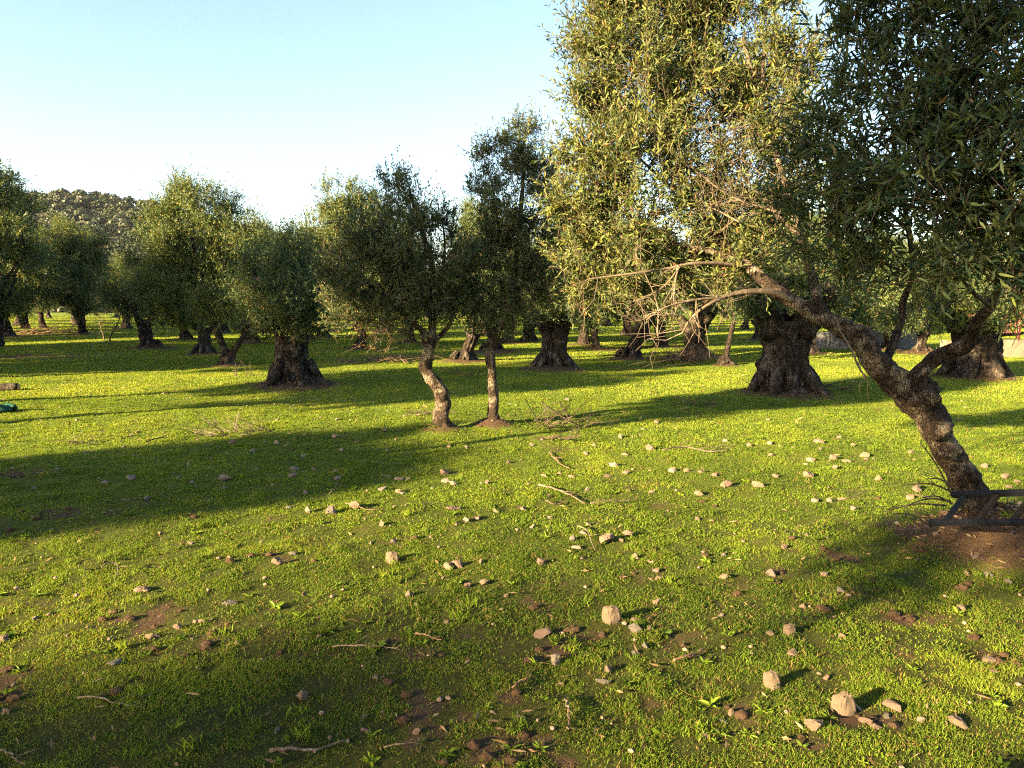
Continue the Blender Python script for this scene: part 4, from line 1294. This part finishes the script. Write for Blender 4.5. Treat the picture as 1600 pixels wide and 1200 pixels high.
REST = [(121, 656, 5), (205, 680, 5), (216, 673, 6), (135, 704, 7), (192, 697, 5), (362, 688, 7), (340, 697, 6), (395, 702, 6), (280, 745, 5), (300, 752, 8), (205, 747, 10), (165, 753, 8),
        (90, 733, 6), (52, 763, 6), (230, 779, 8), (350, 760, 8), (210, 710, 5), (80, 823, 5), (298, 846, 6), (607, 642, 5), (633, 650, 5), (527, 655, 6), (433, 656, 4), (555, 622, 4), (601, 674, 6),
        (618, 687, 5), (523, 680, 8), (460, 683, 4), (433, 688, 8), (475, 712, 8), (534, 703, 6), (462, 732, 9), (458, 743, 8), (524, 735, 8), (528, 744, 8), (490, 733, 5), (605, 739, 6), (635, 744, 7),
        (478, 765, 9), (605, 704, 7), (727, 698, 5), (701, 697, 5), (795, 721, 7), (675, 759, 5), (623, 764, 9), (629, 767, 6), (597, 762, 8), (452, 791, 6), (616, 790, 5), (774, 794, 7), (713, 817, 5),
        (597, 815, 9), (673, 834, 6), (580, 842, 7), (615, 840, 8), (916, 707, 7), (929, 697, 5), (885, 622, 6), (1016, 701, 10), (976, 710, 7), (959, 725, 8), (978, 734, 10), (950, 740, 8),
        (874, 737, 5), (893, 742, 8), (851, 741, 7), (917, 763, 9), (982, 765, 6), (1018, 764, 8), (1050, 734, 9), (1072, 735, 7), (1095, 738, 8), (1118, 743, 8), (1091, 770, 9), (858, 771, 8),
        (817, 790, 8), (860, 803, 7), (833, 818, 6), (1090, 807, 8), (920, 817, 7), (1170, 698, 7), (1134, 692, 6), (1026, 661, 7), (1005, 674, 5), (970, 683, 8), (832, 695, 6), (825, 752, 6),
        (1200, 657, 6), (1202, 695, 8), (1205, 711, 8), (1240, 703, 5), (1258, 726, 5), (1280, 692, 10), (1310, 684, 6), (1282, 705, 5), (1349, 711, 9), (1353, 717, 6), (1332, 697, 7), (1302, 717, 9),
        (1322, 721, 8), (1305, 732, 8), (1213, 744, 8), (1371, 748, 8), (1422, 706, 8), (1273, 781, 10), (1297, 781, 9), (1315, 779, 7), (1335, 796, 9), (1261, 834, 8), (1402, 828, 6), (1463, 718, 7),
        (1537, 727, 8), (1590, 753, 8), (1575, 761, 9), (1475, 808, 8), (1460, 860, 9), (358, 870, 5), (390, 869, 4), (173, 955, 6), (77, 955, 9), (55, 960, 10), (5, 990, 12), (313, 972, 8),
        (329, 970, 5), (300, 997, 5), (105, 993, 5), (282, 1033, 6), (22, 1065, 10), (10, 1110, 9), (458, 860, 9), (752, 877, 8), (692, 898, 5), (475, 924, 9), (697, 970, 7), (586, 1062, 8),
        (570, 1116, 9), (569, 1140, 9), (433, 1138, 8), (516, 1152, 8), (650, 1143, 10), (788, 1165, 9), (770, 1115, 6), (730, 1036, 8), (790, 929, 7), (909, 870, 7), (1131, 862, 8), (1026, 888, 8),
        (1029, 900, 8), (992, 970, 7), (992, 1018, 10), (1008, 1008, 8), (1026, 940, 8), (1127, 960, 7), (1143, 1112, 9), (1130, 1123, 8), (1102, 1143, 11), (815, 1122, 9), (876, 1065, 6), (1314, 993, 8),
        (1292, 1055, 9), (1280, 1050, 6), (1550, 1050, 9), (1225, 856, 9), (1205, 893, 12), (1288, 898, 8), (1315, 918, 9), (1253, 942, 9), (1303, 961, 5), (1575, 916, 9), (1545, 907, 9), (1510, 905, 6)]
for (px, py, r) in REST:
    shade = px < 600 and 690 < py < 800  # stones in the big shadow are greyed, its shade put into their colour
    if shade:
        mt, lab, grp = 'rock_grey', 'shade-greyed stone lying inside the big shadow on the left', 'shade-greyed stones in the big left shadow'
    elif r <= 6:
        mt = 'rock_white' if RNG.random() < .4 else 'rock_pale'
        lab, grp = 'very small pale stone among the grass blades', 'very small pale stones'
    elif py < 830:
        mt = ['rock_pale', 'rock_pale', 'rock_white', 'rock_pink'][RNG.integers(4)]
        lab, grp = 'small fist-sized stone in the sunlit middle meadow', 'small stones of the sunlit middle meadow'
    else:
        mt = ['rock_pale', 'rock_pink', 'rock_grey'][RNG.integers(3)]
        lab, grp = 'small stone half sunk in the foreground turf', 'small stones of the foreground turf'
    stone(px, py, r, mt, lab, (RNG.uniform(.9, 1.25), RNG.uniform(.6, .85), RNG.uniform(.5, .85)), grp, None, None, RNG.uniform(.26, .44))

# gravel too small to count
pb = MB()
SV, ST = ico(1)
n = 600
y = 1.9 + 26 * RNG.random(n) ** 1.5; x = (RNG.random(n) * 2 - 1) * (.76 * y + .3)
for a, b_ in zip(x, y):
    r = RNG.uniform(.004, .013) * (1 + b_ / 14)
    v = SV * (1 + .35 * (RNG.random((len(SV), 1)) - .5)) * r * np.array([1, RNG.uniform(.6, 1), .6])
    c, s_ = math.cos(a * 50), math.sin(a * 50)
    v = v @ np.array([[c, s_, 0], [-s_, c, 0], [0, 0, 1]])
    pb.add(v + np.array([a, b_, float(0)]), None, ST)
vv = np.concatenate(pb.v); cen = np.repeat(np.stack([x, y], -1), len(SV), 0)
zz = np.repeat(gh(x, y) + .008, len(SV))
pb.v = [vv + np.stack([np.zeros_like(zz), np.zeros_like(zz), zz], -1)]
tag(pb.build('gravel', M['rock_pink'], None, None, False), kind='stuff')


# ------------------------------------------------------------------ fallen twigs and branches
def stick(pts, r, label, mat='dead_twig', lift=.012, forks=0, name='fallen_twig', grp=None, side=.5):
    g = [G(a, b_) for (a, b_) in pts]
    P3 = np.array([[q[0], q[1], float(gh(q[0], q[1])) + lift + r] for q in g])
    r = r * .72
    forks += 2
    O = P3[0].copy()
    mb = MB()
    s = spline(P3, 14)
    s[1:-1] += RNG.normal(size=(12, 3)) * np.array([1, 1, .3]) * r * .8
    s[:, 2] += .008 * np.sin(np.linspace(0, 6, 14))
    tube(mb, s, np.linspace(r, r * .5, 14), 7, .35, 30, pts[0][0])
    L = np.linalg.norm(P3[-1] - P3[0])
    if forks:
        k = RNG.integers(3, 12, forks)
        t = norm(P3[-1] - P3[0])
        dv = norm(t * .7 + RNG.normal(size=(forks, 3)) * side)
        dv[:, 2] = np.abs(dv[:, 2]) * .5
        thin(mb, s[k], s[k] + dv * L * RNG.uniform(.2, .5, (forks, 1)), r * .5, r * .2, .1)
    return tag(mb.build(name, M[mat], None, O), label, 'twig' if name == 'fallen_twig' else 'branch', grp)


stick([(422, 1182), (455, 1180), (490, 1178), (538, 1166)], .0095, 'thick bare twig lying at the bottom edge left of centre', 'dead_twig')
stick([(884, 1103), (888, 1128), (889, 1150)], .007, 'short dark twig pointing at the camera, bottom centre', 'twig')
stick([(520, 1018), (560, 1019), (600, 1018), (622, 1021)], .005, 'thin forked twig lying flat left of the central foreground', 'dead_twig', forks=2)
stick([(649, 998), (690, 1006)], .006, 'short stubby twig beside the thin forked twig', 'brush')
stick([(122, 1095), (170, 1103), (228, 1110)], .005, 'thin straight twig in the lower left foreground', 'dead_twig', forks=2)
stick([(841, 762), (864, 768), (888, 775), (914, 790)], .012, 'pale forked branch lying across a brown stone, middle meadow', 'dead_twig', .02, 3, 'fallen_branch')
stick([(852, 785), (868, 791), (890, 776)], .010, 'dark curved stick beside the pale forked branch', 'dark_twig', .015)
stick([(922, 791), (960, 788), (998, 784)], .008, 'straight pale stick right of the forked branch', 'dead_twig', .03, 1)
stick([(1035, 711), (1070, 707), (1105, 712), (1140, 711)], .013, 'pale branch lying in the sun right of centre', 'dead_twig', .02, 4, 'fallen_branch', side=.25)
stick([(902, 825), (918, 838), (930, 864)], .007, 'curved twig hooked over the middle stone cluster', 'dead_twig', .02)
stick([(858, 708), (868, 720), (890, 733)], .010, 'reddish twig on the bare earth streak', 'brush', .01, 1)
stick([(1052, 1040), (1078, 1032), (1099, 1019)], .008, 'shredded brown twig in the right-central foreground', 'brush', .015, 5, side=.12)
stick([(230, 699), (248, 693), (264, 685)], .012, 'dark straight stick poking up at the edge of the big left shadow', 'dark_twig', .05)
stick([(160, 900), (175, 893), (185, 898), (180, 920)], .005, 'forked grey twig standing in the left foreground', 'dead_twig', .05, 5)
stick([(540, 790), (565, 797), (590, 800)], .006, 'small twig beside the peaked stone', 'dead_twig', .01, 1)
stick([(515, 775), (522, 768), (528, 757)], .007, 'small twig at the lower edge of the big left shadow', 'dead_twig', .03)
stick([(1370, 770), (1340, 778), (1300, 790)], .005, 'wisp of dry stems left of the long slanting stone', 'dead_twig', .02, 8)
stick([(0, 1175), (20, 1185), (40, 1200)], .006, 'thin twig in the bottom left corner', 'dead_twig', .02)
stick([(600, 1180), (640, 1176), (660, 1160)], .004, 'hair-thin twig at the bottom edge', 'twig', .02, 2)
stick([(800, 1085), (815, 1075), (830, 1060)], .007, 'brown twig in the central foreground left of the slab', 'brush', .012)
stick([(1270, 606), (1300, 612), (1335, 618)], .022, 'dark dead branch lying right of the massive split trunk', 'dark_twig', .05, 6, 'fallen_branch')
stick([(930, 575), (985, 578), (1060, 572)], .02, 'long dark branch lying in the shade before the brushwood heap', 'dark_twig', .03, 6, 'fallen_branch', side=.3)
stick([(1415, 780), (1440, 783), (1470, 790)], .004, 'thin dark twig in front of the leaning trunk', 'dark_twig', .03, 4)


def brush(cx, cy, wpx, hpx, n, label, mat, r=.006, upright=.5, name='branch_pile', dirx=0.0, cat='brushwood'):
    """cut branches with all their fine twigs, lying on the turf"""
    g = G(cx, cy); d = g[1]
    w = wpx / F * d; h = hpx / F * d
    z = float(gh(g[0], g[1]))
    O = np.array([g[0], g[1], z])
    mb = MB()
    A = O + np.stack([RNG.uniform(-.5, .3, n) * w, RNG.normal(size=n) * .22 * w, RNG.uniform(.0, .2, n) * h], -1)
    dv = norm(np.stack([RNG.normal(size=n) * .8 + dirx, RNG.normal(size=n) * .6, np.abs(RNG.normal(size=n)) * upright], -1))
    L = RNG.uniform(.25, .6, (n, 1)) * w
    B = A + dv * L
    B[:, 2] = np.minimum(np.maximum(B[:, 2], z + .012), z + h * RNG.uniform(.5, 1.1, n))
    thin(mb, A, B, r, r * .35, .1)
    k = RNG.integers(0, n, n * 3)
    t = RNG.uniform(.3, 1, (n * 3, 1))
    A2 = A[k] * (1 - t) + B[k] * t
    B2 = A2 + norm(dv[k] + RNG.normal(size=(n * 3, 3)) * .5) * L[k] * RNG.uniform(.15, .4, (n * 3, 1))
    B2[:, 2] = np.maximum(B2[:, 2], z + .01)
    thin(mb, A2, B2, r * .4, r * .15, .1)
    for q in range(max(2, n // 9)):
        i_ = RNG.integers(n)
        s = spline([A[i_], (A[i_] + B[i_]) / 2 + RNG.normal(size=3) * .03, B[i_]], 8)
        tube(mb, s, np.linspace(r * 1.9, r * .7, 8), 6, .3, 20, q)
    return tag(mb.build(name, M[mat], None, O), label, cat)


brush(385, 678, 130, 34, 26, 'bleached olive prunings lying in the sun on the left', 'dead_twig', .006, .45, dirx=-.4)
brush(890, 668, 120, 44, 34, 'dark cut branches with upright twigs right of the slim pair', 'dark_twig', .007, .7, dirx=.3)
brush(870, 690, 60, 20, 10, 'small dark branch in front of the cut branches', 'dark_twig', .008, .35, 'fallen_branch', .3, 'branch')
brush(1092, 634, 56, 16, 16, 'small dark heap of twigs left of the massive split trunk', 'dark_twig', .007, .4)
brush(1076, 565, 72, 34, 120, 'heap of pinkish brushwood against a broad dark trunk', 'brush', .008, .7)
brush(145, 697, 70, 30, 10, 'faint bare prunings beside the big left shadow', 'dead_twig', .004, .5)
brush(730, 590, 60, 20, 24, 'grey twig heap in the shade between the slim pair', 'dark_twig', .006, .5)
brush(605, 566, 130, 10, 40, 'strip of brushwood behind the S-curved tree', 'brush', .009, .3)
brush(60, 522, 110, 14, 60, 'heap of reddish cuttings at the far left', 'brush', .014, .4)
brush(680, 648, 60, 14, 14, 'pale prunings behind the S-curved trunk', 'dead_twig', .005, .3)
brush(1176, 606, 40, 34, 14, 'thin dry stems growing at the foot of the massive split trunk', 'dark_twig', .004, 1.6, 'dry_weed', 0, 'weed')
brush(385, 590, 50, 28, 12, 'thin dry stems left of the stout dark trunk', 'dark_twig', .005, 1.4, 'dry_weed', 0, 'weed')

# orange dry shrub beside the right thick olive
g = G(1478, 570)
root = empty('dry_shrub', (g[0], g[1], 0), 'small orange dry shrub left of the massive dark trunk at the right', 'shrub')
lb, wb = MB(), MB()
crown(lb, wb, [(g[0], g[1], .22, .26), (g[0] + .25, g[1], .2, .2), (g[0] - .2, g[1] + .2, .18, .2)], (.06, .022), 1.0, 9, (.15, .3), .2, .3, False, .004, .3, .8)
lb.build('foliage', M['leaf_dry'], root, (g[0], g[1], 0)); wb.build('stems', M['brush'], root, (g[0], g[1], 0))


# ------------------------------------------------------------------ wall, fence, ladder, log, net
def box(mb, c, ax, half, bev=.0):
    """oriented box; ax = three unit axes"""
    ax = np.asarray(ax); half = np.asarray(half)
    if bev:
        prof = [(-1, -1), (1, -1), (1, 1), (-1, 1)]
    s = np.array([[x_, y_, z_] for x_ in (-1, 1) for y_ in (-1, 1) for z_ in (-1, 1)], float)
    v = np.asarray(c) + (s * half) @ ax
    mb.add(v, [(0, 1, 3, 2), (4, 6, 7, 5), (0, 4, 5, 1), (2, 3, 7, 6), (0, 2, 6, 4), (1, 5, 7, 3)])


def wall(a, b_, h0, h1, th, label, mat):
    a = np.asarray(a); b_ = np.asarray(b_)
    n = 60
    t = np.linspace(0, 1, n)
    mb = MB()
    d = norm(b_ - a); pn = np.array([-d[1], d[0]])
    P2 = a[None] * (1 - t[:, None]) + b_[None] * t[:, None]
    H = h0 + (h1 - h0) * t + .05 * (RNG.random(n) - .5)
    rows = []
    for off, hz in ((-1, -.2), (-1, .5), (-1, .96), (-.8, 1), (.8, 1), (1, .96), (1, -.2)):
        q = P2 + pn * (off * th / 2 + .012 * RNG.normal(size=(n, 1)))
        z = np.where(hz < 0, -.2, H * hz)
        rows.append(np.concatenate([q, np.broadcast_to(z, (n,))[:, None]], 1))
    v = np.stack(rows, 1)
    m_ = 7
    i = np.arange(n - 1)[:, None] * m_; j = np.arange(m_ - 1)[None]
    q = np.stack([i + j, i + m_ + j, i + m_ + j + 1, i + j + 1], -1).reshape(-1, 4)
    e = np.array([[0, 1, 2, 6], [2, 3, 4, 6], [4, 5, 6, 6]])
    ends = [(0, 1, 2), (0, 2, 3), (0, 3, 4), (0, 4, 5), (0, 5, 6)]
    k = (n - 1) * m_
    tr_ = ends + [(k + c, k + b2, k + a2) for (a2, b2, c) in ends]
    mb.add(v.reshape(-1, 3), q, tr_)
    O = (a[0], a[1], 0)
    return tag(mb.build('garden_wall', M[mat], None, O, False), label, 'wall')


wa, wb_ = np.array([13.4, 23.0]), np.array([30.0, 24.0])
wall(wa, wb_, .55, .62, .3, 'low pale rendered wall below the red fence at the right', 'wall')
wall(np.array([10.5, 27.5]), np.array([14.8, 27.0]), .62, .66, .3, 'low whitewashed wall beyond the leaning trunk', 'wall_white')
root = empty('fence', (wa[0] + .8, wa[1] + .3, .0), 'red railing fence standing just behind the low pale wall', 'fence')
fo = np.array([wa[0] + .8, wa[1] + .3, 0])
for i_ in range(9):
    mb = MB()
    box(mb, fo + [i_ * 1.8, i_ * .108, .7], np.eye(3), (.035, .035, .72))
    mb.build('post', M['red'], root, fo)
dirf = norm(np.array([1, .06, 0.])); axf = np.array([dirf, [-dirf[1], dirf[0], 0], [0, 0, 1]])
for z in (.75, 1.0, 1.3):
    mb = MB()
    box(mb, fo + dirf * 7.2 + [0, -.055, z], axf, (7.2, .018, .025))
    mb.build('rail', M['red'], root, fo)
mb = MB()
for i_ in range(84):
    box(mb, fo + dirf * (.1 + i_ * .17) + [0, -.085, 1.0], axf, (.009, .009, .36))
mb.build('bars', M['red'], root, fo)

# ladder: dark metal, lying on its edge against the foot of the leaning tree
P1 = W(1453, 817, 4.36); P2 = W(1487, 774, 4.44)
# direction of the rails: to the right and towards the camera
Q1 = W(1600, 819, 3.98); Q2 = W(1600, 768, 4.03)
d1 = norm(Q1 - P1); d2 = norm(Q2 - P2)
dr = norm(d1 + d2)
root = empty('ladder', tuple(P1), 'black metal ladder lying on edge against the foot of the leaning olive', 'ladder')
LEN = 1.7
rung = P2 - P1
nrm_ = norm(np.cross(dr, rung))
for (s, dv) in ((P1, dr), (P2, dr)):
    mb = MB()
    up_ = norm(np.cross(nrm_, dv))
    nm_ = np.cross(dv, up_)
    box(mb, s + dv * LEN / 2, np.array([dv, up_, nm_]), (LEN / 2, .010, .015))
    # open channel lip
    box(mb, s + dv * LEN / 2 + up_ * .0122, np.array([dv, up_, nm_]), (LEN / 2 - .002, .0035, .0175))
    mb.build('rail', M['ladder'], root, P1, False)
for i_ in range(9):
    off = .085 + i_ * .19
    A = P1 + dr * off; B = P2 + dr * (off - np.dot(rung, dr) * 0)
    rd = norm(B - A); w_ = norm(dr - rd * np.dot(dr, rd)); n_ = np.cross(rd, w_)
    mb = MB()
    Lr = np.linalg.norm(B - A)
    box(mb, (A + B) / 2, np.array([rd, w_, n_]), (Lr / 2 - .014, .0135, .011))
    mb.build('rung', M['rust'] if i_ else M['ladder'], root, P1, False)

# log at the left edge
g = G(-2, 611)
mb = MB()
O = np.array([g[0] - .15, g[1], float(gh(g[0], g[1])) + .06])
t = np.linspace(-.42, .45, 12)
tube(mb, np.stack([O[0] + t, O[1] + t * .25, O[2] + 0 * t], -1), np.full(12, .075), 16, .3, 7, 3)
lg = empty('log', tuple(O), 'short dark log lying at the left edge of the meadow', 'log')
mb.build('bark', M['bark_old'], lg, O)
mb = MB()
e = np.array([O[0] + .452, O[1] + .114, O[2]])
tube(mb, [e, e + [.012, .003, 0]], [.062, .058], 16, .1, 7, 3)
mb.build('cut_end', M['cut_wood'], lg, O)
# green net bundle
g = G(2, 645)
mb = MB()
O = np.array([g[0], g[1], float(gh(g[0], g[1]))])
for q in range(5):
    n = 18
    t = np.linspace(0, 1, n)
    x = -.32 + .50 * t
    y = .05 * q - .1 + .05 * np.sin(t * 6 + q)
    z = .035 + .028 * (q % 3) + .02 * np.sin(t * 9 + q * 2)
    tube(mb, np.stack([O[0] + x, O[1] + y, O[2] + z], -1), .02 + .028 * np.sin(t * PI) ** .7, 10, .7, 14, q * 7)
tag(mb.build('net_bundle', M['net'], None, O), 'rumpled green harvest net lying at the left edge of the meadow', 'net')

# ------------------------------------------------------------------ hill
prof = np.array([(-900, 400), (-400, 340), (-150, 312), (40, 300), (130, 306), (230, 320), (330, 342), (450, 368), (560, 400), (700, 436), (900, 456), (1200, 464), (1700, 468), (2400, 470)], float)
DH = 300.0
nx, ny = 220, 40
pxs = np.linspace(-900, 2400, nx)
top = np.interp(pxs, prof[:, 0], prof[:, 1])
mb = MB()
V = np.zeros((ny, nx, 3))
tt = np.linspace(0, 1.25, ny)
for a, t in enumerate(tt):
    d = 170 + (DH - 170) * t
    hz = CAMH + (HORIZON - top) / F * DH * 1.0
    prof_t = np.where(t <= 1, t ** 1.15, 1 - (t - 1) * .5)
    X_ = (pxs - 800) / F * d
    V[a, :, 0] = X_; V[a, :, 1] = d
    V[a, :, 2] = -1 + (hz + 1) * prof_t * (1 + .10 * (fbm(X_ * .03 + 3, np.full(nx, d) * .03) - .5)) - 2.5 * (t > 0)
i = np.arange(ny - 1)[:, None] * nx; j = np.arange(nx - 1)[None]
mb.add(V.reshape(-1, 3), np.stack([i + j, i + j + 1, i + nx + j + 1, i + nx + j], -1).reshape(-1, 4))
tag(mb.build('hill', M['hill']), kind='structure')
# trees all over the hill: one far wood
hb = MB()
n = 2700
for q in range(n):
    fa = RNG.uniform(nx * .14, nx * .56); ft = RNG.uniform(1, 30.5) if q > 500 else RNG.uniform(27.5, 31)
    if pxs[int(fa)] > 1000 and RNG.random() < .6: continue
    p_ = V[int(ft), int(fa)] + RNG.normal(size=3) * np.array([2, 1.5, 0])
    if p_[2] < -2.5: continue
    R = RNG.uniform(1.6, 2.9)
    m_ = 240
    dv = norm(RNG.normal(size=(m_, 3))); dv[:, 2] = np.abs(dv[:, 2]) * .9 - .1
    pos = p_ + np.array([0, 0, R * .9]) + dv * R * (RNG.random((m_, 1)) ** .35) * (1 + .3 * (RNG.random((m_, 1)) - .5))
    nv = norm(dv + RNG.normal(size=(m_, 3)) * .5)
    u_ = norm(np.cross(nv, RNG.normal(size=(m_, 3)))); w_ = np.cross(nv, u_)
    r_ = RNG.uniform(.3, .55, (m_, 1))
    vq = np.stack([pos - u_ * r_, pos + w_ * r_ * .8, pos + u_ * r_, pos - w_ * r_ * .8], 1)
    hb.add(vq.reshape(-1, 3), np.arange(m_)[:, None] * 4 + np.array([[0, 3, 2, 1]]), None, np.repeat(np.clip(.45 + .25 * RNG.normal() + .15 * RNG.normal(size=m_), 0, 1), 4))
tag(hb.build('hillside_wood', M['hill_leaf'], None, None, False), kind='stuff')

# settle the trees on the ground
bpy.context.view_layer.update()

# ------------------------------------------------------------------ air
m, nt, out = new_mat('thin_haze')
pv = N(nt, 'ShaderNodeVolumePrincipled')
pv.inputs['Color'].default_value = (.80, .88, 1.0, 1)
pv.inputs['Density'].default_value = .00006
pv.inputs['Anisotropy'].default_value = .2
nt.links.new(pv.outputs[0], out.inputs['Volume'])
mb = MB()
box(mb, (100, 190, 27), np.eye(3), (640, 260, 32))
tag(mb.build('haze', m, None, None, False), kind='stuff')
